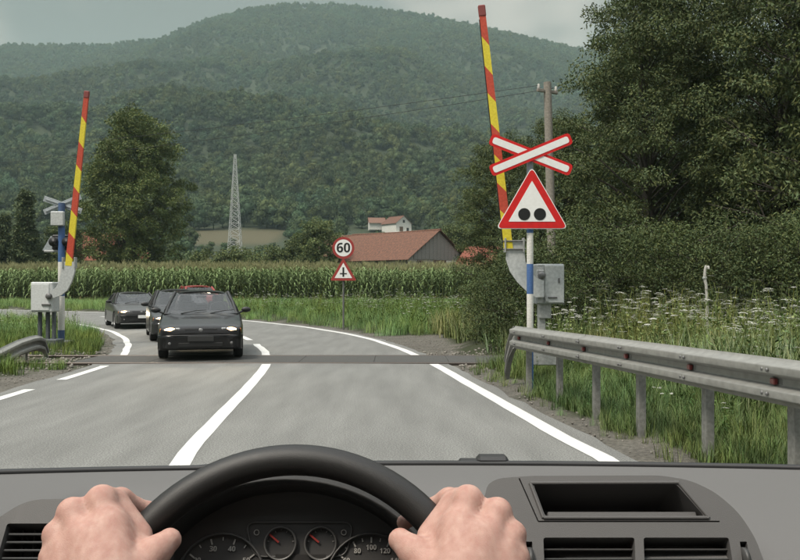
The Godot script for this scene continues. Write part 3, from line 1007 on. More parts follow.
func build_left_crossing() -> void:
	var D := 18.7
	var o := base("crossing_signal", Vector3(at(61.5, 285, D).x, -0.02, -D))
	meta(o, "blue and white signal pole with the grey backs of a crossing cross and lamp box", "signal")
	var P := func(px, py): return at(px, py, D) - o.position
	var hy := func(py): return EYE + (285.0 - py) / 800.0 * D + 0.02
	bands(o, 0, 0, 0.075, [[-0.3, hy.call(330.0), M.pole_blue_dark], [hy.call(330.0), hy.call(296.0), M.pole_white], [hy.call(296.0), hy.call(282.0), M.pole_blue], [hy.call(282.0), hy.call(262.0), M.pole_white], [hy.call(262.0), hy.call(228.0), M.pole_blue], [hy.call(228.0), hy.call(203.0), M.pole_blue_dark]])
	var k := 0
	for e in [[42.0, 198.0, 80.0, 211.0], [42.0, 212.0, 79.0, 196.0]]:
		var a: Vector3 = P.call(e[0], e[1]); var b: Vector3 = P.call(e[2], e[3])
		var x := (b - a).normalized()
		var mb := MB.new()
		mb.box((a + b) * 0.5 + Vector3(0, 0, -0.09 - 0.012 * k), Vector3((b - a).length(), 0.13, 0.01), 0.003, Basis(x, Vector3(0, 0, 1).cross(x), Vector3(0, 0, 1)))
		mb.box((a + b) * 0.5 + Vector3(0, 0, -0.075 - 0.002 * k), Vector3((b - a).length() * 0.9, 0.03, 0.02), 0.003, Basis(x, Vector3(0, 0, 1).cross(x), Vector3(0, 0, 1)))
		put(mb, "cross_arm", M.sign_back, o)
		k += 1
	var mb2 := MB.new()
	mb2.box(P.call(60.0, 219.0) + Vector3(0, 0, 0.13), Vector3(0.3, 0.33, 0.1), 0.015)
	put(mb2, "bell_box", M.cabinet_light, o)
	mb2 = MB.new(); mb2.box(P.call(61.0, 242.0) + Vector3(0, 0, -0.16), Vector3(0.56, 0.36, 0.06), 0.04)
	put(mb2, "signal_board", M.black_plastic, o)
	for s in [-1, 1]:
		mb2 = MB.new()
		mb2.lathe([[0.12, 0.0], [0.11, 0.2], [0.0, 0.22]], Transform3D(Basis(), P.call(61.0 + s * 6.5, 242.0) + Vector3(0, 0, -0.13)), 14)
		put(mb2, "lamp_housing", M.black_plastic, o)
	plate(triangle(0.42, 0.03), -0.22, 0.008, "triangle_back", M.sign_back, o, Transform3D(Basis(), P.call(47.0, 245.0)))
	mb2 = MB.new(); mb2.box(P.call(51.0, 251.0) + Vector3(0, 0, -0.2), Vector3(0.5, 0.05, 0.04), 0.01)
	put(mb2, "bracket", M.galvanised, o)
	mb2 = MB.new(); mb2.box(Vector3(0, 0.06, 0), Vector3(0.42, 0.16, 0.42), 0.02)
	put(mb2, "footing", M.concrete, o)
	# barrier
	var D2 := 18.2
	var o2 := base("level_crossing_barrier", Vector3(at(47, 285, D2).x, -0.02, -D2))
	meta(o2, "pale grey barrier machine with raised boom across the road, beside the dark cars", "barrier", "raised crossing barriers")
	var Q := func(px, py): return at(px, py, D2) - o2.position
	var c: Vector3 = Q.call(45.5, 297.0)
	mb2 = MB.new(); mb2.box(c, Vector3(0.5, 0.68, 0.38), 0.02)
	put(mb2, "cabinet", M.cabinet_light, o2)
	mb2 = MB.new(); mb2.box(c + Vector3(-0.03, 0.0, 0.195), Vector3(0.40, 0.6, 0.015), 0.006)
	put(mb2, "door", M.cabinet_white, o2)
	mb2 = MB.new(); mb2.lathe([[0, 0.05], [0.05, 0.05], [0.07, 0.03], [0.07, 0.0]], Transform3D(Basis(), c + Vector3(0.17, 0.02, 0.2)), 14)
	put(mb2, "hub", M.galvanised_dark, o2)
	mb2 = MB.new(); mb2.box(c + Vector3(0.11, -0.17, 0.21), Vector3(0.2, 0.05, 0.03), 0.008)
	put(mb2, "door_handle", M.galvanised_dark, o2)
	mb2 = MB.new()
	for s in [-0.12, 0.06, 0.2]:
		mb2.box(c + Vector3(s, -0.68, 0), Vector3(0.07, 0.7, 0.09), 0.01)
	mb2.box(c + Vector3(0.05, -1.05, 0), Vector3(0.6, 0.2, 0.4), 0.02)
	put(mb2, "pedestal", M.pedestal_dark, o2)
	var poly := PackedVector2Array()
	for q in [[56, 291], [61, 287], [64, 281], [66, 272], [67, 262], [80, 262], [79, 272], [76, 282], [72, 290], [66, 295], [58, 298]]:
		var w: Vector3 = Q.call(float(q[0]), float(q[1]))
		poly.append(Vector2(w.x, w.y))
	plate(poly, 0.22, 0.07, "swan_neck_arm", M.cabinet_light, o2)
	mb2 = MB.new()
	for s in [-1, 1]:
		var bc: Vector3 = Q.call(73.5 + s * 6.0, 263.0)
		mb2.box(bc + Vector3(0, 0, 0.22), Vector3(0.03, 0.24, 0.12), 0.005)
	put(mb2, "boom_clamp", M.galvanised, o2)
	var pa: Vector3 = Q.call(73.0, 266.0); var pb: Vector3 = Q.call(90.0, 99.0)
	pa.z = 0.23; pb.z = 0.23
	boom(o2, pa, pb, 0.15, 0.1, [0.0, 0.06, 0.18, 0.31, 0.45, 0.58, 0.716, 0.866, 1.0], false)

func text_part(txt: String, size: float, m: Material, called: String, parent: Node3D, t: Transform3D, depth := 0.003) -> void:
	var tm := TextMesh.new()
	var f := SystemFont.new()
	f.font_names = PackedStringArray(["Droid Sans"])
	f.font_weight = 600
	tm.font = f
	tm.text = txt
	tm.font_size = 64
	tm.pixel_size = size / 46.0
	tm.depth = depth
	tm.material = m
	put_mesh(tm, called, parent, t)

func build_speed_sign() -> void:
	var D := 25.5
	var o := base("speed_limit_sign", Vector3(at(343.5, 285, D).x, 0.05, -D))
	meta(o, "round 60 speed limit sign above a small warning triangle on a thin post", "sign")
	var hy := func(py): return EYE + (285.0 - py) / 800.0 * D - 0.05
	var mb := MB.new()
	mb.tube([Vector3(0, -0.4, 0), Vector3(0, hy.call(240.0), 0)], [0.03], 10)
	put(mb, "post", M.galvanised_dark, o)
	var a := Node3D.new(); a.name = "round_plate"; o.add_child(a); a.position = Vector3(0, hy.call(248.0), 0.06)
	plate(circle(0.35, 36), 0, 0.006, "red_border", M.sign_red_old, a)
	plate(circle(0.27, 36), 0.004, 0.006, "white_field", M.sign_white, a)
	text_part("6", 0.3, M.sign_black, "digit", a, Transform3D(Basis(), Vector3(-0.115, 0.0, 0.0095)), 0.004)
	text_part("0", 0.3, M.sign_black, "digit", a, Transform3D(Basis(), Vector3(0.115, 0.0, 0.0095)), 0.004)
	var b := Node3D.new(); b.name = "warning_triangle"; o.add_child(b); b.position = Vector3(0, hy.call(273.0), 0.06)
	plate(triangle(0.84, 0.06), 0, 0.006, "red_border", M.sign_red_old, b)
	plate(triangle(0.56, 0.015), 0.004, 0.006, "white_field", M.sign_white, b)
	mb = MB.new()
	mb.box(Vector3(0, 0.03, 0.009), Vector3(0.055, 0.3, 0.004)); mb.box(Vector3(0, -0.02, 0.011), Vector3(0.22, 0.035, 0.004))
	put(mb, "junction_symbol", M.sign_black, b)

func beam_profile() -> Array:
	return [[0.0, -0.155], [0.004, -0.14], [0.03, -0.122], [0.078, -0.112], [0.083, -0.1], [0.083, -0.06], [0.075, -0.05], [0.014, -0.028], [0.008, -0.018], [0.008, 0.018], [0.014, 0.028], [0.075, 0.05], [0.083, 0.06], [0.083, 0.1], [0.078, 0.112], [0.03, 0.122], [0.004, 0.14], [0.0, 0.155]]

func beam(parent: Node3D, path: Array, left: bool) -> void:
	var rows := []
	for i in path.size():
		var t: Vector3 = (path[min(i + 1, path.size() - 1)] - path[max(i - 1, 0)]); t.y = 0; t = t.normalized()
		var out := t.cross(Vector3.UP) * (1.0 if left else -1.0)
		var row := PackedVector3Array()
		for p in beam_profile(): row.append(path[i] + out * p[0] + Vector3(0, p[1], 0))
		var back := beam_profile(); back.reverse()
		for p in back: row.append(path[i] + out * (p[0] - 0.005) + Vector3(0, p[1], 0))
		rows.append(row)
	var mb := MB.new()
	mb.grid(rows, true)
	put(mb, "beam", M.galvanised_rail, parent)

func build_guardrails() -> void:
	var o := base("guardrail", Vector3(2.1, 0, -8))
	meta(o, "long grey corrugated steel guardrail with red reflectors along the right verge", "guardrail")
	var mid := func(d):
		var x: float = 1.62 + (10.9 - d) * 0.1647
		var top: float = lerp(0.855, 0.935, clamp((11.0 - d) / 6.0, 0, 1.2))
		return Vector3(x, top - 0.155, -d) - o.position
	var joints := [10.95, 8.62, 6.44, 4.2, 1.6]
	for i in joints.size() - 1:
		var path := []
		for k in 7:
			var p: Vector3 = mid.call(lerp(joints[i] + 0.12, joints[i + 1], k / 6.0))
			p += Vector3(0.0055 if i % 2 else 0.0, 0, 0)
			path.append(p)
		beam(o, path, true)
	# turned down far end
	var e: Vector3 = mid.call(11.07)
	beam(o, [e + Vector3(-0.006, 0, -0.02), e + Vector3(-0.015, -0.02, -0.12), e + Vector3(-0.05, -0.14, -0.24), e + Vector3(-0.085, -0.33, -0.34), e + Vector3(-0.1, -0.52, -0.4)], true)
	for d in [10.84, 9.7, 8.62, 7.59, 6.44, 5.37, 4.2, 3.05]:
		var p: Vector3 = mid.call(d)
		var mb := MB.new()
		var q := p + Vector3(0.085, -0.42, 0.02)
		mb.box(q, Vector3(0.012, 1.05, 0.1), 0.003); mb.box(q + Vector3(0.03, 0, 0.047), Vector3(0.06, 1.05, 0.008), 0.002); mb.box(q + Vector3(0.03, 0, -0.047), Vector3(0.06, 1.05, 0.008), 0.002)
		mb.box(p + Vector3(0.035, 0, 0.02), Vector3(0.07, 0.24, 0.1), 0.006)
		put(mb, "post", M.galvanised_post, o)
		mb = MB.new()
		mb.box(p + Vector3(-0.024, 0, 0), Vector3(0.03, 0.042, 0.065), 0.006)
		put(mb, "reflector", M.reflector_red, o)
		mb = MB.new()
		for s in [-0.08, 0.08]:
			for z in [-0.035, 0.035]:
				mb.ball(p + Vector3(-0.088, s, z), Vector3(0.012, 0.014, 0.014), 4, 7)
		put(mb, "bolts", M.galvanised_dark, o)
	var o2 := base("guardrail", Vector3(-7.0, 0, -14.5))
	meta(o2, "short low guardrail end half sunk in grass at the left picture edge", "guardrail")
	var pts := []
	for q in [[-6.5, 0.1, 12.0], [-6.62, 0.16, 12.9], [-6.8, 0.22, 13.8], [-6.98, 0.26, 14.6], [-7.12, 0.28, 15.4], [-7.15, 0.28, 15.75], [-7.1, 0.24, 15.9], [-7.05, 0.02, 15.98]]:
		pts.append(Vector3(q[0], q[1], -q[2]) - o2.position)
	beam(o2, pts, true)
	for k in [2, 4]:
		var mb := MB.new()
		mb.box(pts[k] + Vector3(-0.09, -0.2, 0), Vector3(0.06, 0.6, 0.1), 0.004)
		put(mb, "post", M.galvanised_post, o2)

func build_poles() -> void:
	var D := 22.0
	var o := base("utility_pole", Vector3(at(554, 285, D).x, 0, -D))
	meta(o, "weathered wooden utility pole rising out of the dark trees", "pole")
	var top := at(547.5, 82, D) - o.position
	var mb := MB.new()
	mb.tube([Vector3(0, -0.5, 0), top * 0.5, top], [0.13, 0.12, 0.105], 12)
	put(mb, "shaft", M.pole_wood, o)
	mb = MB.new()
	mb.box(top + Vector3(0, -0.25, 0), Vector3(0.7, 0.08, 0.08), 0.01, Basis(Vector3.UP, 0.5))
	put(mb, "crossarm", M.pole_wood, o)
	var tips := []
	for s in [-1, 1]:
		mb = MB.new()
		var p := top + Basis(Vector3.UP, 0.5) * Vector3(s * 0.3, -0.2, 0)
		mb.lathe([[0.03, 0.0], [0.045, 0.04], [0.025, 0.07], [0.04, 0.1], [0.0, 0.13]], Transform3D(Basis(Vector3(1, 0, 0), Vector3(0, 0, -1), Vector3(0, 1, 0)), p), 10)
		put(mb, "insulator", M.porcelain, o)
		tips.append(p + Vector3(0, 0.08, 0) + o.position)
	var far := Vector3(-62, 11.6, -62)
	var names := ["upper thin black overhead wire running left from the utility pole", "lower thin black overhead wire running left from the utility pole"]
	for k in 2:
		var a: Vector3 = tips[k]; var b := far + Vector3(0, -0.95 * k, 1.5 * k)
		var path := []
		for q in 25:
			var t := q / 24.0
			path.append(a.lerp(b, t) - Vector3(0, 4.0 * t * (1 - t) * (1.25 + 0.35 * k), 0))
		mb = MB.new()
		mb.tube(path, [0.0075], 5)
		var w := put(mb, "overhead_wire", M.wire)
		meta(w, names[k], "wire", "overhead wires")
	# bent pipe in the meadow
	D = 13.2
	var g := base("bent_pipe", Vector3(at(706, 285, D).x, 0.08, -D))
	meta(g, "thin pale bent pipe standing in the flowering meadow", "pipe")
	mb = MB.new()
	var pts := []
	for q in [[707, 352], [707, 305], [706, 285], [704.5, 278], [705, 270], [706, 266], [708, 266.5], [708.5, 269]]:
		pts.append(at(q[0], q[1], D) - g.position)
	mb.tube(pts, [0.024, 0.024, 0.022, 0.026, 0.022, 0.022, 0.022, 0.02], 8)
	put(mb, "stem", M.pipe_pale, g)
	mb = MB.new(); mb.box(pts[3], Vector3(0.06, 0.035, 0.06), 0.008)
	put(mb, "collar", M.galvanised, g)
	# lattice mast
	D = 240.0
	var h0 := hill(-50, D)
	var m := base("lattice_mast", Vector3(at(235, 285, D).x, h0, -D))
	meta(m, "pale tapering steel lattice mast standing before the wooded hill", "mast")
	var H := EYE + 131.0 / 800.0 * D - h0
	for s in [[-1, -1], [1, -1], [1, 1], [-1, 1]]:
		mb = MB.new()
		mb.tube([Vector3(s[0] * 1.95, -1, s[1] * 1.95), Vector3(s[0] * 0.25, H, s[1] * 0.25)], [0.1, 0.075], 5)
		put(mb, "leg", M.mast_steel, m)
	for k in 16:
		var y0 := H * k / 16.0; var y1 := H * (k + 1) / 16.0
		var w0: float = lerp(1.95, 0.25, k / 16.0); var w1: float = lerp(1.95, 0.25, (k + 1) / 16.0)
		mb = MB.new()
		for q in 4:
			var b := Basis(Vector3.UP, q * PI / 2)
			mb.tube([b * Vector3(-w0, y0, w0), b * Vector3(w1, y1, w1)], [0.045], 4)
			mb.tube([b * Vector3(w0, y0, w0), b * Vector3(-w1, y1, w1)], [0.045], 4)
			mb.tube([b * Vector3(-w0, y0, w0), b * Vector3(w0, y0, w0)], [0.045], 4)
		put(mb, "bracing", M.mast_steel, m)

# gabled house: length along local x, gable faces +x
func house(called: String, pos: Vector3, turn: float, L: float, W: float, eave: float, ridge: float, wall: Material, roof: Material, label: String) -> Node3D:
	var o := base(called, pos, turn)
	meta(o, label, "house", "red roofed houses")
	var mb := MB.new()
	mb.prism(PackedVector2Array([Vector2(-W, -1), Vector2(W, -1), Vector2(W, eave), Vector2(0, ridge), Vector2(-W, eave)]), Transform3D(Basis(Vector3(0, 0, -1), Vector3(0, 1, 0), Vector3(1, 0, 0)), Vector3.ZERO), L)
	put(mb, "wall", wall, o)
	var sl := atan2(ridge - eave, W)
	var run := Vector2(W, ridge - eave).length()
	var rng := RandomNumberGenerator.new(); rng.seed = int(L * 10)
	for s in [-1, 1]:
		# overlapping courses of tiles
		var r := MB.new()
		var courses := int(run / 0.38)
		var down := Vector3(0, -sin(sl), s * cos(sl))
		var nrm := Vector3(0, cos(sl), s * sin(sl))
		for k in courses + 2:
			var t := k * 0.38
			var c := Vector3(0, ridge + 0.06, 0) + down * (t + 0.2) + nrm * 0.05
			var lift: float = rng.randf_range(-0.015, 0.015)
			r.box(c + nrm * lift, Vector3(L + 0.7, 0.05, 0.44), 0.01, Basis(Vector3(1, 0, 0), s * (sl + 0.06)))
		put(r, "roof", roof, o)
	mb = MB.new(); mb.tube([Vector3(-L * 0.5 - 0.35, ridge + 0.1, 0), Vector3(0, ridge + 0.03, 0), Vector3(L * 0.5 + 0.35, ridge + 0.1, 0)], [0.16], 8)
	put(mb, "ridge_cap", roof, o)
	return o

func window_part(o: Node3D, p: Vector3, b: Basis, w: float, h: float, called := "window") -> void:
	var mb := MB.new()
	for s in [-1, 1]:
		mb.box(p + b * Vector3(s * (w * 0.5), 0, 0.02), Vector3(0.1, h + 0.1, 0.08), 0.0, b)
		mb.box(p + b * Vector3(0, s * (h * 0.5), 0.02), Vector3(w - 0.1, 0.1, 0.08), 0.0, b)
	var f := put(mb, called, M.frame_wood, o)
	mb = MB.new(); mb.box(p + b * Vector3(0, 0, 0.01), Vector3(w, h, 0.03), 0.0, b)
	put(mb, "pane", M.dark_glass, f)

func build_houses() -> void:
	var mx := Vector3(-0.65, 0, -94.5)
	var yaw := -atan2(9.0, 9.9)
	var gb := Basis(Vector3(0, 0, -1), Vector3(0, 1, 0), Vector3(1, 0, 0))
	var barn := house("barn", mx, yaw, 13.4, 5.1, 4.3, 7.5, M.wall_grey, M.roof_tile, "long low barn with a red tiled roof behind the maize")
	var mb := MB.new()
	for k in 15:
		var z := -4.6 + k * 0.655
		var top: float = 7.35 - abs(z) * (3.2 / 5.1)
		if top < 4.6: continue
		mb = MB.new()
		mb.box(Vector3(6.74, (4.25 + top) * 0.5, z), Vector3(0.05, top - 4.25, 0.62), 0.0)
		put(mb, "gable_board", M.board_grey, barn)
	mb = MB.new(); mb.box(Vector3(6.73, 3.2, -1.6), Vector3(0.06, 2.0, 4.6))
	put(mb, "plastered_wall", M.wall_white, barn)
	mb = MB.new(); mb.box(Vector3(6.79, 2.9, -0.2), Vector3(0.06, 2.6, 2.2))
	put(mb, "door", M.frame_wood, barn)
	window_part(barn, Vector3(6.77, 3.6, -2.9), Basis(Vector3(0, 0, -1), Vector3(0, 1, 0), Vector3(1, 0, 0)), 0.8, 0.8)
	window_part(barn, Vector3(6.77, 3.6, 3.2), Basis(Vector3(0, 0, -1), Vector3(0, 1, 0), Vector3(1, 0, 0)), 0.9, 0.9)
	var h2 := house("cottage", Vector3(-7.6, 0, -112), yaw, 7.0, 3.0, 5.6, 8.2, M.wall_white, M.roof_tile, "white gabled cottage just right of the round speed sign")
	window_part(h2, Vector3(3.53, 5.2, 0), gb, 0.9, 1.0)
	var h3 := house("cottage", Vector3(10.6, 0, -92), -0.5, 6.0, 2.6, 3.9, 5.7, M.wall_white, M.roof_red, "small red roofed cottage left of the right barrier boom")
	window_part(h3, Vector3(3.03, 3.4, 0), gb, 0.9, 1.0)
	var h4 := house("cottage", Vector3(-36.2, 0, -98), 0.4, 9.0, 4.0, 4.6, 7.6, M.wall_white, M.roof_red, "red roofed house partly hidden behind the big rounded tree")
	window_part(h4, Vector3(4.53, 4.2, 0), gb, 0.9, 1.0)
	# the white house on the hill and the building beside it
	var d := 302.0
	var hh := hill(-1.5, d)
	var w := house("hill_house", Vector3(-1.3, hh, -d), -PI * 0.5 + 0.65, 9.0, 3.6, 3.6, 6.3, M.wall_white, M.roof_tile, "white gabled house alone on the hillside above the barn")
	window_part(w, Vector3(4.53, 4.3, 0), gb, 0.9, 1.0)
	window_part(w, Vector3(4.53, 1.3, -1.8), gb, 1.0, 1.2)
	mb = MB.new(); mb.box(Vector3(4.53, 1.1, 1.2), Vector3(0.08, 2.3, 1.6)); put(mb, "door", M.frame_wood, w)
	mb = MB.new(); mb.box(Vector3(5.2, -0.4, 0), Vector3(2.2, 1.4, 8.0), 0.02); put(mb, "terrace", M.wall_white, w)
	house("hill_shed", Vector3(-9.0, hh + 2.6, -d - 5), 0.15, 6.0, 2.2, 1.8, 3.6, M.wall_white, M.roof_brown, "brown roofed shed left of the white hillside house")

# ---------------------------------------------------------------- cars
# front towards +z, wheels on y = 0
const HULL := [[2.10, 0.60, 0.30, 0.52, 0.56], [2.075, 0.73, 0.25, 0.60, 0.635], [2.02, 0.79, 0.22, 0.645, 0.685], [1.9, 0.825, 0.2, 0.685, 0.725], [1.6, 0.845, 0.2, 0.74, 0.795], [1.2, 0.855, 0.2, 0.80, 0.865], [0.85, 0.86, 0.2, 0.86, 0.915], [0.3, 0.865, 0.2, 0.90, 0.92], [-0.9, 0.865, 0.2, 0.92, 0.94], [-1.35, 0.855, 0.2, 0.93, 0.96], [-1.85, 0.83, 0.24, 0.90, 0.95], [-2.05, 0.78, 0.28, 0.80, 0.86], [-2.12, 0.6, 0.36, 0.66, 0.70]]

func hull_at(z: float) -> Array:
	for i in HULL.size() - 1:
		if z <= HULL[i][0] and z >= HULL[i + 1][0]:
			var t: float = (HULL[i][0] - z) / (HULL[i][0] - HULL[i + 1][0])
			var a = HULL[max(i - 1, 0)]; var b = HULL[i]; var c = HULL[i + 1]; var d = HULL[min(i + 2, HULL.size() - 1)]
			var out := [z]
			for k in range(1, 5): out.append(lerp(cubic_interpolate(b[k], c[k], a[k], d[k], t), lerp(float(b[k]), float(c[k]), t), 0.5))
			return out
	return HULL[-1]

func wheel(parent: Node3D, x: float, z: float, r: float, s: float) -> void:
	var n := Node3D.new(); n.name = "wheel"; parent.add_child(n, true)
	n.position = Vector3(x, r, z)
	var t := Transform3D(Basis(Vector3(0, 0, -s), Vector3(0, 1, 0), Vector3(s, 0, 0)), Vector3.ZERO)
	var mb := MB.new()
	mb.lathe([[r * 0.6, -0.09], [r * 0.92, -0.095], [r, -0.075], [r, 0.075], [r * 0.92, 0.095], [r * 0.62, 0.09], [r * 0.6, 0.06]], t, 26)
	put(mb, "tyre", M.tyre, n)
	mb = MB.new()
	mb.lathe([[r * 0.62, 0.085], [r * 0.58, 0.06], [r * 0.5, 0.045], [0.07, 0.05], [0.06, 0.07], [0.0, 0.072]], t, 20)
	for k in 6:
		var b := t.basis * Basis(Vector3(0, 0, 1), TAU * k / 6)
		mb.box(b * Vector3(0, r * 0.33, 0.058), Vector3(0.05, r * 0.5, 0.02), 0.006, b)
	put(mb, "rim", M.rim, n)

func car_hull(o: Node3D, paint: Material, r: float) -> void:
	var zs := PackedFloat32Array()
	for z in [2.10, 2.09, 2.075, 2.05, 2.02, 1.97, 1.9, 1.82]: zs.append(z)
	var z := 1.74
	while z > -1.9:
		zs.append(z); z -= 0.05
	for q in [-1.95, -2.0, -2.05, -2.09, -2.12]: zs.append(q)
	var rows := []
	for zz in zs:
		var p := hull_at(zz)
		var w: float = p[1]; var b: float = p[2]; var s: float = p[3]; var t: float = p[4]
		var ar := b
		for wz in [1.32, -1.28]:
			var q: float = (r + 0.055) * (r + 0.055) - (zz - wz) * (zz - wz)
			if q > 0: ar = max(ar, r + sqrt(q))
		ar = min(ar, s - 0.1)
		var half := [Vector2(0, b), Vector2(w - 0.24, b), Vector2(w - 0.24, ar), Vector2(w - 0.02, ar), Vector2(w, ar + 0.015), Vector2(w + 0.004, max(lerp(b, s, 0.5), ar + 0.02)), Vector2(w, max(lerp(b, s, 0.62), ar + 0.03)), Vector2(w - 0.012, s - 0.05), Vector2(w - 0.03, s - 0.012), Vector2(w - 0.075, s + 0.008), Vector2(w * 0.66, lerp(s, t, 0.7)), Vector2(w * 0.33, lerp(s, t, 0.95)), Vector2(0, t)]
		var row := PackedVector3Array()
		for q in half: row.append(Vector3(q.x, q.y, zz))
		for k in range(half.size() - 2, 0, -1): row.append(Vector3(-half[k].x, half[k].y, zz))
		rows.append(row)
	var mb := MB.new()
	mb.grid(rows, true, true)
	for e in [0, rows.size() - 1]:
		var row: PackedVector3Array = rows[e]
		var c := Vector3(0, 0.45, row[0].z)
		for k in row.size():
			if e == 0: mb.tri(c, row[k], row[(k + 1) % row.size()])
			else: mb.tri(c, row[(k + 1) % row.size()], row[k])
	put(mb, "body", paint, o)

func make_car(called: String, paint: Material, opt: Dictionary) -> Node3D:
	var o := base(called, Vector3.ZERO)
	var r := 0.295
	car_hull(o, paint, r)
	for s in [-1, 1]:
		wheel(o, s * 0.755, 1.32, r, s); wheel(o, s * 0.755, -1.28, r, s)
	var H: float = opt.get("h", 1.40)
	# cabin corners
	var A := [Vector3(0.745, 0.885, 0.80), Vector3(0.57, H - 0.07, 0.10), Vector3(0.57, H - 0.09, -0.98), Vector3(0.72, 0.94, -1.45)]
	var mb := MB.new()
	var rows := []
	for k in 9:
		var t := k / 8.0
		var zz: float = lerp(0.14, -1.0, t)
		var y: float = H - 0.055 - 0.035 * pow(2 * t - 0.9, 2)
		var row := PackedVector3Array()
		for q in 11:
			var u := q / 5.0 - 1.0
			row.append(Vector3(u * 0.60, y + 0.05 * (1 - u * u) - 0.035 * pow(abs(u), 6), zz + 0.05 * (1 - u * u) * (1 if k < 4 else -0.6)))
		rows.append(row)
	mb.grid(rows)
	var low := []
	for row in rows:
		var q := PackedVector3Array()
		for p in row: q.append(p - Vector3(0, 0.035, 0))
		low.append(q)
	mb.grid(low, false, true)
	for k in 8:
		mb.quad(low[k][0], low[k + 1][0], rows[k + 1][0], rows[k][0]); mb.quad(rows[k][10], rows[k + 1][10], low[k + 1][10], low[k][10])
	for q in 10:
		mb.quad(low[0][q], low[0][q + 1], rows[0][q + 1], rows[0][q])
		mb.quad(low[8][q + 1], low[8][q], rows[8][q], rows[8][q + 1])
	put(mb, "roof", opt.get("roof", paint), o)
	for s in [-1, 1]:
		var f := Vector3(s, 1, 1)
		mb = MB.new()
		mb.tube([A[0] * f + Vector3(0, -0.02, 0.03), (A[0] + A[1]) * 0.5 * f + Vector3(s * 0.012, 0.015, 0.0), A[1] * f + Vector3(0, 0.02, 0)], [0.036, 0.033, 0.033], 7)
		mb.tube([Vector3(s * 0.80, 0.9, -0.28), Vector3(s * 0.585, H - 0.07, -0.34)], [0.04], 6)
		mb.tube([A[3] * f + Vector3(s * 0.02, -0.03, 0), (A[2] + A[3]) * 0.5 * f, A[2] * f], [0.07, 0.06, 0.05], 7)
		put(mb, "pillar", opt.get("pillar", M.black_plastic), o)
		mb = MB.new()
		mb.face(Vector3(s * 0.80, 0.9, 0.74), Vector3(s * 0.80, 0.91, -0.26), Vector3(s * 0.59, H - 0.085, -0.32), Vector3(s * 0.59, H - 0.085, 0.08), Vector3(s, 0.3, 0))
		mb.face(Vector3(s * 0.80, 0.91, -0.30), Vector3(s * 0.765, 0.94, -1.36), Vector3(s * 0.59, H - 0.095, -0.95), Vector3(s * 0.59, H - 0.085, -0.36), Vector3(s, 0.3, 0))
		put(mb, "side_window", M.car_glass, o)
		# wing mirror
		mb = MB.new()
		mb.ball(Vector3(s * 0.955, 0.965, 0.58), Vector3(0.105, 0.062, 0.05), 8, 12)
		mb.tube([Vector3(s * 0.80, 0.90, 0.60), Vector3(s * 0.9, 0.94, 0.58)], [0.025], 6)
		put(mb, "wing_mirror", opt.get("trim", M.black_plastic), o)
		# headlight
		var hx := 0.555
		mb = MB.new()
		mb.box(Vector3(s * hx, 0.595, 2.0), Vector3(0.34, 0.115, 0.1), 0.02, Basis(Vector3.UP, s * 0.22))
		var hl := put(mb, "headlight", M.lamp_shell, o)
		mb = MB.new()
		var lx: float = s * (hx + 0.03)
		mb.ball(Vector3(lx, 0.597, 2.055), Vector3(0.125, 0.056, 0.026), 6, 12)
		var lit: bool = opt.get("lit", true) and not (opt.get("one_lamp", false) and s > 0)
		put(mb, "lens", M.lamp_glow if lit else M.lamp_lens, hl)
		if lit:
			var sp := SpotLight3D.new()
			sp.name = "headlight_beam"
			o.add_child(sp, true)
			sp.position = Vector3(lx, 0.597, 2.10)
			sp.rotation = Vector3(-0.05, PI, 0)
			sp.light_energy = 0.8
			sp.light_color = Color(1.0, 0.93, 0.8)
			sp.light_size = 0.06
			sp.spot_angle = 35
			sp.spot_range = 40
			sp.spot_attenuation = 2
			sp.shadow_enabled = true
		mb = MB.new(); mb.box(Vector3(s * 0.735, 0.59, 1.94), Vector3(0.06, 0.1, 0.16), 0.02, Basis(Vector3.UP, s * 0.7))
		put(mb, "indicator", M.amber, o)
		mb = MB.new(); mb.lathe([[0.03, -0.02], [0.03, 0.008], [0.02, 0.014], [0.0, 0.015]], Transform3D(Basis(), Vector3(s * 0.6, 0.345, 2.13)), 12)
		put(mb, "fog_lamp", M.lamp_lens, o)
	# panes
	mb = MB.new()
	var wr := []
	for k in 7:
		var t := k / 6.0
		var row := PackedVector3Array()
		for q in 13:
			var u := q / 6.0 - 1.0
			row.append(Vector3(u * lerp(0.72, 0.55, t), lerp(0.895, H - 0.075, t), lerp(0.84, 0.13, t) + 0.09 * (1 - u * u) * (1.0 - 0.4 * t)))
		wr.append(row)
	mb.grid(wr)
	put(mb, "windscreen", M.car_glass, o)
	mb = MB.new(); mb.face(Vector3(-0.69, 0.95, -1.45), Vector3(0.69, 0.95, -1.45), Vector3(0.55, H - 0.09, -1.0), Vector3(-0.55, H - 0.09, -1.0), Vector3(0, 0.4, -1))
	put(mb, "rear_window", M.car_glass, o)
	# wipers and scuttle
	for s in [-0.42, 0.18]:
		mb = MB.new(); mb.tube([Vector3(s, 0.90, 0.96), Vector3(s + 0.3, 0.955, 0.88), Vector3(s + 0.52, 0.97, 0.84)], [0.012, 0.009, 0.007], 5)
		put(mb, "wiper", M.black_plastic, o)
	# bumper, grille, plate
	mb = MB.new()
	var br := []
	for q in 17:
		var u := q / 8.0 - 1.0
		var xx := u * 0.835
		var zz := 2.145 - 0.10 * pow(abs(u), 4) - 0.12 * pow(abs(u), 14)
		var row := PackedVector3Array()
		for p in [[-0.12, 0.21], [-0.02, 0.22], [0.0, 0.26], [0.0, 0.42], [0.015, 0.44], [0.015, 0.49], [-0.02, 0.515], [-0.12, 0.52]]:
			row.append(Vector3(xx, p[1], zz + p[0]))
		br.append(row)
	mb.grid(br, true, true)
	put(mb, "bumper", opt.get("bumper", paint), o)
	mb = MB.new(); mb.box(Vector3(0, 0.315, 2.142), Vector3(0.86, 0.085, 0.03), 0.01)
	put(mb, "lower_intake", M.black_hole, o)
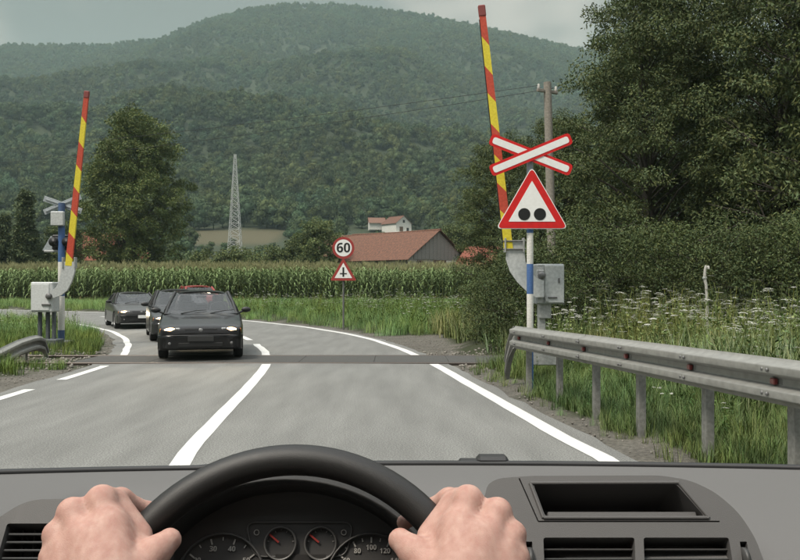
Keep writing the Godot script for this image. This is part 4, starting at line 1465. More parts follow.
	mb = MB.new(); mb.box(Vector3(0, 0.60, 2.055), Vector3(0.66, 0.085, 0.05), 0.015)
	put(mb, "grille", M.black_hole, o)
	for k in 3:
		mb = MB.new(); mb.box(Vector3(0, 0.575 + k * 0.025, 2.083), Vector3(0.62, 0.008, 0.012), 0.002)
		put(mb, "grille_bar", M.black_plastic, o)
	mb = MB.new(); mb.ball(Vector3(0, 0.605, 2.09), Vector3(0.045, 0.035, 0.012), 6, 12)
	put(mb, "badge", M.rim, o)
	mb = MB.new(); mb.box(Vector3(opt.get("plate_x", 0.0), opt.get("plate_y", 0.44), 2.168), Vector3(0.5, 0.105, 0.012), 0.004)
	put(mb, "number_plate", opt.get("plate", M.plate_dim), o)
	mb = MB.new(); mb.tube([Vector3(-0.80, 0.50, 2.0), Vector3(-0.5, 0.50, 2.155), Vector3(0.5, 0.50, 2.155), Vector3(0.80, 0.50, 2.0)], [0.014], 5)
	put(mb, "bumper_strip", M.black_plastic, o)
	# tail lamps
	for s in [-1, 1]:
		mb = MB.new(); mb.box(Vector3(s * 0.66, 0.78, -2.055), Vector3(0.26, 0.14, 0.08), 0.02)
		put(mb, "tail_light", M.reflector_red, o)
	# seats, dashboard, steering wheel and bonnet seam inside
	for s in [-0.36, 0.36]:
		mb = MB.new()
		mb.box(Vector3(s, 0.96, -0.32), Vector3(0.46, 0.36, 0.14), 0.06, Basis(Vector3.RIGHT, -0.2))
		mb.box(Vector3(s, 1.20, -0.38), Vector3(0.26, 0.17, 0.09), 0.04, Basis(Vector3.RIGHT, -0.15))
		put(mb, "seat", M.seat_cloth, o)
	mb = MB.new(); mb.box(Vector3(0, 0.925, -1.1), Vector3(1.2, 0.3, 0.16), 0.05, Basis(Vector3.RIGHT, -0.25))
	put(mb, "rear_seat", M.seat_cloth, o)
	mb = MB.new(); mb.box(Vector3(0, 0.90, 0.55), Vector3(1.36, 0.09, 0.36), 0.04)
	put(mb, "dashboard", M.black_plastic, o)
	mb = MB.new()
	var cp := []
	for k in 21: cp.append(Vector3(0.36 + cos(TAU * k / 20) * 0.18, 0.97 + sin(TAU * k / 20) * 0.16, 0.28 + sin(TAU * k / 20) * -0.06))
	mb.tube(cp, [0.014], 6, false)
	put(mb, "steering_wheel", M.black_plastic, o)
	mb = MB.new(); mb.box(Vector3(0, H - 0.15, 0.24), Vector3(0.22, 0.06, 0.03), 0.015)
	put(mb, "rear_view_mirror", M.black_plastic, o)
	return o

func build_cars() -> void:
	var a := make_car("oncoming_car", M.paint_black, {"h": 1.40, "bumper": M.paint_black})
	a.position = Vector3(-4.15, 0.02, -16.75); a.rotation.y = 0.235; a.scale = Vector3.ONE * 0.93
	meta(a, "black saloon car with lit headlights rolling over the crossing, nearest oncoming car", "car", "oncoming dark cars")
	var b := make_car("oncoming_car", M.paint_grey, {"h": 1.39, "plate": M.plate_dim})
	b.position = Vector3(-6.05, 0, -21.9); b.rotation.y = 0.34; b.scale = Vector3.ONE * 0.95
	meta(b, "dark grey car mostly hidden behind the nearest black car", "car", "oncoming dark cars")
	var c := make_car("oncoming_car", M.paint_grey_light, {"h": 1.33, "one_lamp": false, "plate": M.sign_white, "plate_x": 0.12, "bumper": M.black_plastic, "trim": M.black_plastic})
	c.position = Vector3(-9.2, 0, -27.6); c.rotation.y = 0.46; c.scale = Vector3.ONE * 0.9
	meta(c, "dark grey hatchback with lit headlight and white plate, next to the far barrier", "car", "oncoming dark cars")
	var d := make_car("red_car", M.paint_red, {"h": 1.39, "lit": false, "pillar": M.paint_red})
	d.position = Vector3(-9.75, 0, -38.0); d.rotation.y = PI + 0.45; d.scale = Vector3.ONE * 1.02
	meta(d, "red car driving away, only its roof showing above the black car", "car")

# ---------------------------------------------------------------- the car the picture is taken from
func frame_at(px: float, py: float, d: float) -> Transform3D:
	var p := at(px, py, d)
	var z := (Vector3(p.x, EYE, 0) - p).normalized()
	var x := Vector3(1, 0, 0)
	return Transform3D(Basis(x, z.cross(x), z), p)

func build_cabin() -> void:
	var o := base("driver_car", Vector3(0.25, 0, -0.6))
	meta(o, "grey dashboard and black steering wheel of the car in the foreground", "car")
	var inv := Transform3D(Basis(), -o.position)
	var lower := Node3D.new(); lower.name = "lower_body"; o.add_child(lower)
	# body below the frame
	var mb := MB.new()
	mb.box(Vector3(-0.1, 0.47, 0.5), Vector3(1.76, 0.5, 3.2), 0.08); mb.box(Vector3(0, 0.52, -1.25), Vector3(1.62, 0.44, 1.2), 0.12)
	put(mb, "shell", M.paint_grey, lower)
	for s in [-1, 1]:
		wheel(o, s * 0.74, -1.2, 0.3, s); wheel(o, s * 0.74, 1.35, 0.3, s)
	mb = MB.new(); mb.box(Vector3(0, 0.98, -0.58), Vector3(1.5, 0.28, 0.12), 0.02)
	put(mb, "bulkhead", M.dash_dark, lower)
	# roof and pillars above and beside the driver, outside the frame
	mb = MB.new(); mb.box(Vector3(-0.1, 1.62, 1.15), Vector3(1.42, 0.05, 2.0), 0.02)
	put(mb, "roof", M.paint_grey, o)
	for s in [[-0.95, -0.82, "left"], [0.75, 0.6, "right"]]:
		mb = MB.new(); mb.tube([Vector3(s[0], 1.08, -0.55), Vector3(lerpf(s[0], s[1], 0.5), 1.38, -0.2), Vector3(s[1], 1.61, 0.18)], [0.04, 0.035, 0.035], 8)
		put(mb, "windscreen_pillar", M.paint_grey, o)
		mb = MB.new(); mb.tube([Vector3(s[0], 0.6, 0.75), Vector3(s[1], 1.61, 0.8)], [0.05, 0.04], 8)
		put(mb, "door_pillar", M.paint_grey, o)
		mb = MB.new(); mb.box(Vector3(s[0], 0.82, 0.1), Vector3(0.06, 0.5, 1.3), 0.02)
		put(mb, "door", M.paint_grey, o)
	var dash := Node3D.new(); dash.name = "dashboard"; o.add_child(dash)
	# --- dash top: a curved sheet from the windscreen to the driver's edge
	var rows := []
	for k in 15:
		var t := k / 14.0
		var row := PackedVector3Array()
		for q in 41:
			var px: float = lerp(-150.0, 1010.0, q / 40.0)
			# far edge follows the glass: nearer at both sides
			var u := (px - 430.0) / 430.0
			var farD: float = 1.27 - 0.10 * u * u
			var farY: float = 465.0 + 6.0 * u * u + (3.0 if px < 200.0 else 0.0)
			var X: float = (px - 400.0) / 800.0 * farD
			var Y: float = EYE - (farY - 285.0) / 800.0 * farD
			var cut: float = smoothstep(215.0, 175.0, abs(px - 285.0))
			var D: float = lerp(farD, lerp(0.80, 1.03, cut), t)
			var bulge := 0.006 * sin(PI * t)
			var fall := 0.05 * pow(t, 6)
			row.append(inv * Vector3(X, Y + bulge - fall - 0.008 * t, -D))
		rows.append(row)
	mb = MB.new()
	mb.grid(rows, false, true)
	var face_rows := [rows[14], PackedVector3Array(), PackedVector3Array()]
	for p in rows[14]:
		face_rows[1].append(p + Vector3(0, -0.03, 0.012)); face_rows[2].append(p + Vector3(0, -0.26, -0.06))
	mb.grid(face_rows, false, true)
	put(mb, "dash_top", M.dash_grey, dash)
	# dark seal where the glass meets the dash
	mb = MB.new()
	var path := []
	for p in rows[0]: path.append(p + Vector3(0, 0.0015, -0.004))
	mb.tube(path, [0.0052], 6)
	put(mb, "glass_seal", M.black_plastic, dash)
	mb = MB.new()
	var wp := inv * at(492, 459.0, 1.285)
	mb.box(wp, Vector3(0.05, 0.013, 0.03), 0.005)
	mb.box(wp + Vector3(-0.036, -0.003, 0), Vector3(0.035, 0.007, 0.02), 0.003)
	put(mb, "wiper_pivot", M.black_plastic, dash)
	# --- centre stack: extruded face with pocket and vents cut in
	var bot := at(640, 600, 0.872); var top := at(640, 474, 0.955)
	var up := (top - bot); up.x = 0; up = up.normalized()
	var xx := Vector3(1, 0, 0)
	var zz := xx.cross(up)
	var T := inv * Transform3D(Basis(xx, up, zz), at(640, 520, 0.895))
	var onface := func(px: float, py: float) -> Vector2:
		# pixel ray to the face plane, in face coordinates
		var w := at(px, py, 1.0) - Vector3(0, EYE, 0)
		var o3: Vector3 = inv.affine_inverse() * T.origin
		var t: float = (o3 - Vector3(0, EYE, 0)).dot(zz) / w.dot(zz)
		var h := Vector3(0, EYE, 0) + w * t - o3
		return Vector2(h.x, h.dot(up))
	var pl := []
	for q in [[484, 640], [484, 500], [487, 484], [498, 478], [530, 475.5], [660, 475], [690, 480], [715, 492], [738, 512], [755, 538], [768, 575], [775, 640]]: pl.append(onface.call(float(q[0]), float(q[1])))
	var cs := CSGCombiner3D.new(); cs.name = "centre_stack"
	dash.add_child(cs)
	cs.transform = T
	var body := CSGPolygon3D.new(); body.name = "stack_body"
	body.polygon = rounded(pl, 0.012, 4)
	body.depth = 0.16
	body.position.z = 0.0
	body.material = M.dash_mid
	cs.add_child(body)
	var cut := func(pts: Array, z0: float, depth: float, rr: float):
		var c := CSGPolygon3D.new(); c.name = "cut"
		var pp := []
		for q in pts: pp.append(onface.call(float(q[0]), float(q[1])))
		c.polygon = rounded(pp, rr, 4)
		c.depth = depth + 0.01
		c.position.z = 0.01 - z0
		c.operation = CSGShape3D.OPERATION_SUBTRACTION
		c.material = M.dash_mid
		cs.add_child(c, true)
	cut.call([[533, 484], [676, 484], [704, 516], [545, 516]], 0.0, 0.085, 0.004)
	cut.call([[543, 537], [634, 537], [637, 620], [546, 620]], 0.0, 0.12, 0.003)
	cut.call([[643, 537], [728, 537], [741, 620], [646, 620]], 0.0, 0.12, 0.003)
	cut.call([[525, 541], [532, 541], [534, 585], [527, 585]], 0.0, 0.012, 0.001)
	cut.call([[739, 541], [746, 541], [753, 585], [745, 585]], 0.0, 0.012, 0.001)
	# panel gap round the pocket
	var gap := [[519, 478], [538, 521], [719, 521], [680, 479]]
	for k in 2:
		var a: Vector2 = onface.call(float(gap[k][0]), float(gap[k][1])); var b: Vector2 = onface.call(float(gap[k + 1][0]), float(gap[k + 1][1]))
		var c := CSGBox3D.new(); c.name = "cut"
		c.size = Vector3((b - a).length(), 0.0016, 0.012)
		c.position = Vector3((a.x + b.x) * 0.5, (a.y + b.y) * 0.5, 0)
		c.rotation.z = (b - a).angle()
		c.operation = CSGShape3D.OPERATION_SUBTRACTION
		c.material = M.dash_mid
		cs.add_child(c, true)
	# raised lip of the pocket
	mb = MB.new()
	var lip := []
	for q in [[530, 483], [543, 517.5], [708, 517.5], [678, 482.5], [530, 483]]:
		var w: Vector2 = onface.call(float(q[0]), float(q[1]))
		lip.append(T * Vector3(w.x, w.y, 0.0005))
	for k in 4: mb.tube([lip[k], lip[k + 1]], [0.0022], 6)
	put(mb, "pocket_lip", M.dash_mid, dash)
	mb = MB.new()
	var f0: Vector2 = onface.call(548.0, 511.0); var f1: Vector2 = onface.call(697.0, 511.0)
	mb.box(T * Vector3((f0.x + f1.x) * 0.5, f0.y - 0.002, -0.03), Vector3(f1.x - f0.x, 0.007, 0.05), 0.001, T.basis)
	put(mb, "pocket_shelf", M.dash_mid, dash)
	# vent slats
	for v in [[544.0, 634.0, 0], [644.0, 731.0, 1]]:
		var vent := Node3D.new(); vent.name = "air_vent"; dash.add_child(vent, true)
		for k in 5:
			var py := 545.0 + k * 9.5
			var sh := 1.2 * k if v[2] else 0.4 * k
			var a: Vector2 = onface.call(v[0] + 0.4 * k, py); var b: Vector2 = onface.call(v[1] + sh, py)
			mb = MB.new()
			mb.box(T * Vector3((a.x + b.x) * 0.5, a.y, -0.016), Vector3(b.x - a.x, 0.0022, 0.016), 0.0008, T.basis * Basis(Vector3.RIGHT, 0.25))
			put(mb, "slat", M.dash_slat, vent)
		var kn: Vector2 = onface.call((v[0] + v[1]) * 0.5 + 6, 563.0)
		mb = MB.new(); mb.box(T * Vector3(kn.x, kn.y, -0.006), Vector3(0.02, 0.010, 0.01), 0.003, T.basis)
		put(mb, "vent_tab", M.dash_mid, vent)
	for px in [529.5, 744.0]:
		var kn: Vector2 = onface.call(px + 0.6, 558.0)
		mb = MB.new(); mb.lathe([[0.0, -0.0025], [0.013, -0.0025], [0.013, 0.0025], [0.0, 0.0025]], Transform3D(T.basis * Basis(Vector3.UP, PI / 2), T * Vector3(kn.x, kn.y, -0.004)), 24)
		put(mb, "vent_wheel", M.dash_slat, dash)
	# --- left outlet pod
	var T2 := inv * Transform3D(Basis(xx, up, zz), at(60, 522, 0.93))
	var o32: Vector3 = inv.affine_inverse() * T2.origin
	var onleft := func(px: float, py: float) -> Vector2:
		var w := at(px, py, 1.0) - Vector3(0, EYE, 0)
		var t: float = (o32 - Vector3(0, EYE, 0)).dot(zz) / w.dot(zz)
		var h := Vector3(0, EYE, 0) + w * t - o32
		return Vector2(h.x, h.dot(up))
	pl = []
	for q in [[-60, 640], [-40, 560], [-8, 522], [20, 504], [36, 499], [140, 497], [170, 520], [170, 640]]: pl.append(onleft.call(float(q[0]), float(q[1])))
	cs = CSGCombiner3D.new(); cs.name = "left_pod"
	dash.add_child(cs); cs.transform = T2
	body = CSGPolygon3D.new(); body.name = "pod_body"
	body.polygon = rounded(pl, 0.02, 5); body.depth = 0.10; body.position.z = 0.0; body.material = M.dash_mid
	cs.add_child(body)
	var c2 := CSGPolygon3D.new(); c2.name = "cut"
	var pp := []
	for q in [[-14, 600], [8, 523], [54, 523], [50, 600]]: pp.append(onleft.call(float(q[0]), float(q[1])))
	c2.polygon = rounded(pp, 0.003, 4); c2.depth = 0.09; c2.position.z = 0.01
	c2.operation = CSGShape3D.OPERATION_SUBTRACTION; c2.material = M.dash_mid
	cs.add_child(c2)
	var lv := Node3D.new(); lv.name = "air_vent"; dash.add_child(lv, true)
	for k in 6:
		var py := 531.0 + k * 8.0
		var a: Vector2 = onleft.call(8.0 - k * 2.3, py); var b: Vector2 = onleft.call(54.0 - k * 0.4, py)
		mb = MB.new(); mb.box(T2 * Vector3((a.x + b.x) * 0.5, a.y, -0.012), Vector3(b.x - a.x, 0.0026, 0.016), 0.0008, T2.basis * Basis(Vector3.RIGHT, 0.25))
		put(mb, "slat", M.dash_slat, lv)
	for k in 3:
		var a: Vector2 = onleft.call(17.0 + k * 12.0, 524.0); var b: Vector2 = onleft.call(11.0 + k * 12.5, 585.0)
		mb = MB.new(); mb.tube([T2 * Vector3(a.x, a.y, -0.022), T2 * Vector3(b.x, b.y, -0.022)], [0.0013], 5)
		put(mb, "vane", M.dash_slat, lv)
	# --- instrument binnacle
	var C := frame_at(292, 556, 0.93)
	var Ci := inv * C
	var px1 := 0.93 / 800.0 / cos(atan2(271.0, 800.0))
	var g := func(px: float, py: float) -> Vector2:
		var w := at(px, py, 1.0) - Vector3(0, EYE, 0)
		var t: float = (C.origin - Vector3(0, EYE, 0)).dot(C.basis.z) / w.dot(C.basis.z)
		var h := Vector3(0, EYE, 0) + w * t - C.origin
		return Vector2(h.dot(C.basis.x), h.dot(C.basis.y))
	var arch := []
	var archo := []
	for k in 25:
		var a := PI * k / 24.0
		var q := Vector2(292.0 - cos(a) * 142.0, 600.0 - sin(a) * 112.0)
		arch.append(g.call(q.x, q.y))
		archo.append(g.call(292.0 - cos(a) * 152.0, 600.0 - sin(a) * 123.0))
	var ring_in := []
	mb = MB.new()
	var r1 := PackedVector3Array(); var r2 := PackedVector3Array(); var r3 := PackedVector3Array(); var r4 := PackedVector3Array()
	for k in 25:
		r1.append(Ci * Vector3(arch[k].x * 0.96, arch[k].y - 0.004, 0.0)); r2.append(Ci * Vector3(arch[k].x, arch[k].y, 0.055))
		r3.append(Ci * Vector3(archo[k].x, archo[k].y, 0.05)); r4.append(Ci * Vector3(archo[k].x * 1.05, archo[k].y, -0.12))
	mb.grid([r1, r2, r3, r4])
	put(mb, "binnacle_hood", M.hood_dark, dash)
	var cl := Node3D.new(); cl.name = "instrument_cluster"; o.add_child(cl); cl.transform = Ci
	var fp := PackedVector2Array()
	for k in 25: fp.append(Vector2(arch[k].x * 0.98, arch[k].y - 0.002))
	mb = MB.new(); mb.prism(fp, Transform3D(Basis(), Vector3(0, 0, -0.006)), 0.01)
	put(mb, "dial_plate", M.dial_dark, cl)
	var dial := func(cx: float, cy: float, R: float, start: float, stop: float, n: int, nums: Array, ts: float, called: String):
		var c: Vector2 = g.call(cx, cy)
		var dn := Node3D.new(); dn.name = called; cl.add_child(dn, true); dn.position = Vector3(c.x, c.y, 0)
		var m2 := MB.new()
		m2.lathe([[R + 0.003, 0.0], [R + 0.0028, 0.005], [R + 0.0005, 0.006], [R, 0.0]], Transform3D(Basis(), Vector3.ZERO), 40)
		put(m2, "bezel", M.dial_ring, dn)
		m2 = MB.new()
		for k in n + 1:
			var a := deg_to_rad(lerp(start, stop, float(k) / n))
			var big := k % 2 == 0
			var l := R * (0.13 if big else 0.08)
			m2.box(Vector3(cos(a), sin(a), 0) * (R * 0.95 - l * 0.5) + Vector3(0, 0, 0.0006), Vector3(R * (0.035 if big else 0.025), l, 0.0006), 0.0, Basis(Vector3(0, 0, 1), a - PI / 2))
		var tk := put(m2, "ticks", M.dial_print, dn)
		for k in nums.size():
			var a := deg_to_rad(lerp(start, stop, float(k) / (nums.size() - 1)))
			text_part(nums[k], ts, M.dial_print, "number", dn, Transform3D(Basis(), Vector3(cos(a), sin(a), 0) * R * 0.72 + Vector3(0, 0, 0.0008)), 0.0006)
		return dn
	dial.call(221.0, 579.0, 0.049, 215, -35, 14, ["0", "10", "20", "30", "40", "50", "60", "70"], 0.0058, "rev_counter")
	dial.call(371.0, 579.0, 0.049, 225, -45, 20, ["0", "20", "40", "60", "80", "100", "120", "140", "160", "180", "200"], 0.0055, "speedometer")
	for q in [[281.0, "fuel_gauge"], [321.0, "temperature_gauge"]]:
		var dn: Node3D = dial.call(q[0], 543.0, 0.0165, 170, 10, 6, ["", ""], 0.004, q[1])
		var m2 := MB.new(); m2.box(Vector3(-0.008, 0.006, 0.002), Vector3(0.002, 0.015, 0.0012), 0.0, Basis(Vector3(0, 0, 1), 0.9))
		put(m2, "needle", M.needle_red, dn)
	# little panel that holds the two gauges, its warning symbols and the display
	var pc: Vector2 = g.call(300.0, 536.0)
	mb = MB.new()
	var outl := rounded([g.call(246.0, 522.0), g.call(354.0, 522.0), g.call(346.0, 556.0), g.call(254.0, 556.0)], 0.012, 5)
	var cc := Vector2.ZERO
	for p in outl: cc += p / outl.size()
	var lp := []
	for p in outl: lp.append(Vector3(p.x, p.y, 0.001))
	lp.append(lp[0])
	mb.tube(lp, [0.001], 5, false)
	put(mb, "panel_outline", M.dial_ring, cl)
	mb = MB.new(); var dsp: Vector2 = g.call(301.0, 560.0)
	mb.box(Vector3(dsp.x, dsp.y, 0.001), Vector3(0.06, 0.014, 0.002), 0.001)
	put(mb, "display", M.dial_lcd, cl)
	for q in [[257.0, 532.0], [344.0, 532.0]]:
		var p: Vector2 = g.call(q[0], q[1])
		mb = MB.new(); mb.lathe([[0.0034, 0.0], [0.0034, 0.0012], [0.0024, 0.0012], [0.0024, 0.0]], Transform3D(Basis(), Vector3(p.x, p.y, 0.0)), 14)
		put(mb, "warning_symbol", M.dial_print, cl)
	# --- steering wheel
	var wc := at(285, 659, 0.72)
	var tilt := deg_to_rad(24.0)
	var WT := inv * Transform3D(Basis(Vector3.RIGHT, -tilt), wc)
	var sw := Node3D.new(); sw.name = "steering_wheel"; o.add_child(sw); sw.transform = WT
	mb = MB.new()
	rows = []
	for k in 97:
		var a := TAU * k / 96
		var row := PackedVector3Array()
		for q in 20:
			var b := TAU * q / 20
			row.append(Vector3(cos(a), sin(a), 0) * (0.1790 + cos(b) * 0.0153) + Vector3(0, 0, sin(b) * 0.0138))
		rows.append(row)
	mb.grid(rows, true, true)
	put(mb, "rim", M.wheel_leather, sw)
	mb = MB.new(); mb.ball(Vector3(0, -0.005, -0.03), Vector3(0.085, 0.075, 0.04), 10, 20)
	put(mb, "hub", M.wheel_leather, sw)
	for a in [0.0, PI, -PI / 2]:
		mb = MB.new()
		var b := Basis(Vector3(0, 0, 1), a)
		mb.box(b * Vector3(0.115, 0, -0.015), Vector3(0.12, 0.045, 0.014), 0.006, b * Basis(Vector3.UP, -0.25))
		put(mb, "spoke", M.wheel_leather, sw)
	mb = MB.new(); mb.tube([Vector3(0, 0, -0.03), Vector3(0, -0.02, -0.3)], [0.04, 0.035], 12)
	put(mb, "column", M.dash_dark, sw)

# ---------------------------------------------------------------- hands: smooth union of tapered capsules, meshed as surface nets
func blob_mesh(bones: Array, k: float, cell: float, mb: MB) -> void:
	var lo := Vector3.ONE * 1e9; var hi := -lo
	for b in bones:
		var r: float = max(b[2], b[3])
		for p in [b[0], b[1]]:
			lo = lo.min(p - Vector3.ONE * (r + 0.012)); hi = hi.max(p + Vector3.ONE * (r + 0.012))
	var nx := int((hi.x - lo.x) / cell) + 2; var ny := int((hi.y - lo.y) / cell) + 2; var nz := int((hi.z - lo.z) / cell) + 2
	var f := PackedFloat32Array(); f.resize(nx * ny * nz); f.fill(0.03)
	for b in bones:
		var a: Vector3 = b[0]; var ab: Vector3 = b[1] - a
		var ra: float = b[2]; var rb: float = b[3]
		var R: float = max(ra, rb) + k + cell * 2.0
		var q0: Vector3 = (a.min(b[1]) - Vector3.ONE * R - lo) / cell; var q1: Vector3 = (a.max(b[1]) + Vector3.ONE * R - lo) / cell
		var l2: float = max(ab.length_squared(), 1e-9)
		for z in range(max(0, int(q0.z)), min(nz, int(q1.z) + 1)):
			for y in range(max(0, int(q0.y)), min(ny, int(q1.y) + 1)):
				for x in range(max(0, int(q0.x)), min(nx, int(q1.x) + 1)):
					var p := lo + Vector3(x, y, z) * cell - a
					var t := clampf(p.dot(ab) / l2, 0.0, 1.0)
					var d := (p - ab * t).length() - lerpf(ra, rb, t)
					var i := (z * ny + y) * nx + x
					var e := f[i]
					var hh := maxf(k - absf(e - d), 0.0) / k
					f[i] = minf(e, d) - hh * hh * k * 0.25
	var id := PackedInt32Array(); id.resize(nx * ny * nz); id.fill(-1)
	var v0 := mb.v.size()
	var off := [0, 1, nx, nx + 1, nx * ny, nx * ny + 1, nx * ny + nx, nx * ny + nx + 1]
	var edges := [[0, 1], [2, 3], [4, 5], [6, 7], [0, 2], [1, 3], [4, 6], [5, 7], [0, 4], [1, 5], [2, 6], [3, 7]]
	var cor := [Vector3(0, 0, 0), Vector3(1, 0, 0), Vector3(0, 1, 0), Vector3(1, 1, 0), Vector3(0, 0, 1), Vector3(1, 0, 1), Vector3(0, 1, 1), Vector3(1, 1, 1)]
	for z in nz - 1:
		for y in ny - 1:
			for x in nx - 1:
				var i := (z * ny + y) * nx + x
				var neg := 0
				for q in 8:
					if f[i + off[q]] < 0.0: neg += 1
				if neg == 0 or neg == 8: continue
				var s := Vector3.ZERO
				var n := 0
				for e in edges:
					var a := f[i + off[e[0]]]; var b := f[i + off[e[1]]]
					if (a < 0.0) != (b < 0.0):
						s += cor[e[0]].lerp(cor[e[1]], a / (a - b)); n += 1
				s /= n
				id[i] = mb.v.size()
				mb.v.append(lo + (Vector3(x, y, z) + s) * cell)
				var gr := Vector3(f[i + 1] - f[i] + f[i + off[7]] - f[i + off[6]], f[i + nx] - f[i] + f[i + off[7]] - f[i + off[5]], f[i + off[4]] - f[i] + f[i + off[7]] - f[i + off[3]])
				mb.n.append(gr.normalized())
				mb.c.append(mb.col)
	for z in range(1, nz - 1):
		for y in range(1, ny - 1):
			for x in range(1, nx - 1):
				var i := (z * ny + y) * nx + x
				var a := f[i] < 0.0
				for ax in 3:
					var st: int = [1, nx, nx * ny][ax]; var u: int = [nx, nx * ny, 1][ax]; var w: int = [nx * ny, 1, nx][ax]
					if a == (f[i + st] < 0.0): continue
					var q: Array = [id[i - u - w], id[i - w], id[i], id[i - u]]
					if q.min() < 0: continue
					var o := [q[0], q[2], q[1], q[0], q[3], q[2]] if a else [q[0], q[1], q[2], q[0], q[2], q[3]]
					for m in o: mb.ix.append(m)

func build_hands() -> void:
	var o := base("person", Vector3(-0.1, 1.1, -0.7))
	meta(o, "driver's two bare hands holding the steering wheel", "person")
	for side in [-1, 1]:
		var P := func(px: float, py: float, d: float) -> Vector3:
			var q: Vector3 = at(px if side < 0 else 570.0 - px, py, d)
			return q - o.position
		var H := []
		var wrist: Vector3 = P.call(118.0, 640.0, 0.645)
		var mcp := [P.call(102.0, 500.0, 0.742), P.call(73.0, 512.0, 0.734), P.call(58.0, 534.0, 0.725), P.call(54.0, 557.0, 0.714)]
		var wr := [P.call(132.0, 622.0, 0.66), P.call(118.0, 626.0, 0.655), P.call(104.0, 630.0, 0.652), P.call(90.0, 634.0, 0.652)]
		var mr := [0.0128, 0.0122, 0.0112, 0.0102]
		for k in 4:
			H.append([wr[k], mcp[k].lerp(wr[k], 0.25), 0.019, 0.0155])
			H.append([mcp[k].lerp(wr[k], 0.3), mcp[k], 0.0125, mr[k]])
			H.append([mcp[k].lerp(wr[k], 0.6) + Vector3(0, 0, 0.006), mcp[k] + Vector3(0, 0, 0.0065), 0.005, 0.0055])
		# body of the hand between the bones
		H.append([wrist, P.call(96.0, 545.0, 0.712), 0.026, 0.0225])
		H.append([P.call(112.0, 590.0, 0.685), P.call(112.0, 530.0, 0.722), 0.024, 0.016])
		# fingers curl round the far side of the rim
		var pip := [P.call(121.0, 499.0, 0.782), P.call(93.0, 515.0, 0.788), P.call(78.0, 538.0, 0.783), P.call(74.0, 562.0, 0.768)]
		var dip := [P.call(150.0, 512.0, 0.806), P.call(128.0, 532.0, 0.812), P.call(112.0, 556.0, 0.803), P.call(105.0, 577.0, 0.786)]
		var tip := [P.call(166.0, 522.0, 0.795), P.call(146.0, 546.0, 0.797), P.call(130.0, 570.0, 0.789), P.call(121.0, 588.0, 0.775)]
		for k in 4:
			var q: float = [1.0, 1.03, 0.97, 0.86][k]
			H.append([mcp[k], pip[k], mr[k] * 0.95, 0.0098 * q]); H.append([pip[k], dip[k], 0.0098 * q, 0.0086 * q]); H.append([dip[k], tip[k], 0.0086 * q, 0.0076 * q])
		# thumb leaves the side of the palm and lies along the near, inner side of the rim
		H.append([P.call(125.0, 612.0, 0.672), P.call(136.0, 575.0, 0.700), 0.021, 0.0165])
		H.append([P.call(136.0, 575.0, 0.700), P.call(154.0, 553.0, 0.718), 0.016, 0.0135])
		H.append([P.call(154.0, 553.0, 0.718), P.call(170.0, 539.5, 0.731), 0.0128, 0.0108])
		# web between thumb and index finger
		H.append([P.call(113.0, 522.0, 0.735), P.call(136.0, 553.0, 0.722), 0.013, 0.012])
		H.append([P.call(110.0, 512.0, 0.75), P.call(140.0, 546.0, 0.735), 0.0145, 0.0115])
		H.append([P.call(117.0, 504.0, 0.758), P.call(140.0, 534.0, 0.744), 0.012, 0.0115])
		var mb := MB.new()
		blob_mesh(H, 0.0085, 0.0026, mb)
		# forearm, out of the picture
		var F := [[wrist, P.call(96.0, 760.0, 0.56), 0.027, 0.034], [P.call(96.0, 760.0, 0.56), P.call(60.0, 960.0, 0.44), 0.034, 0.044], [wrist, wr[1], 0.027, 0.02]]
		blob_mesh(F, 0.02, 0.008, mb)
		var h := put(mb, "hand_and_forearm", M.skin, o)
		h.set_meta("label", "left hand with its thumb inside the rim" if side < 0 else "right hand with its thumb inside the rim")

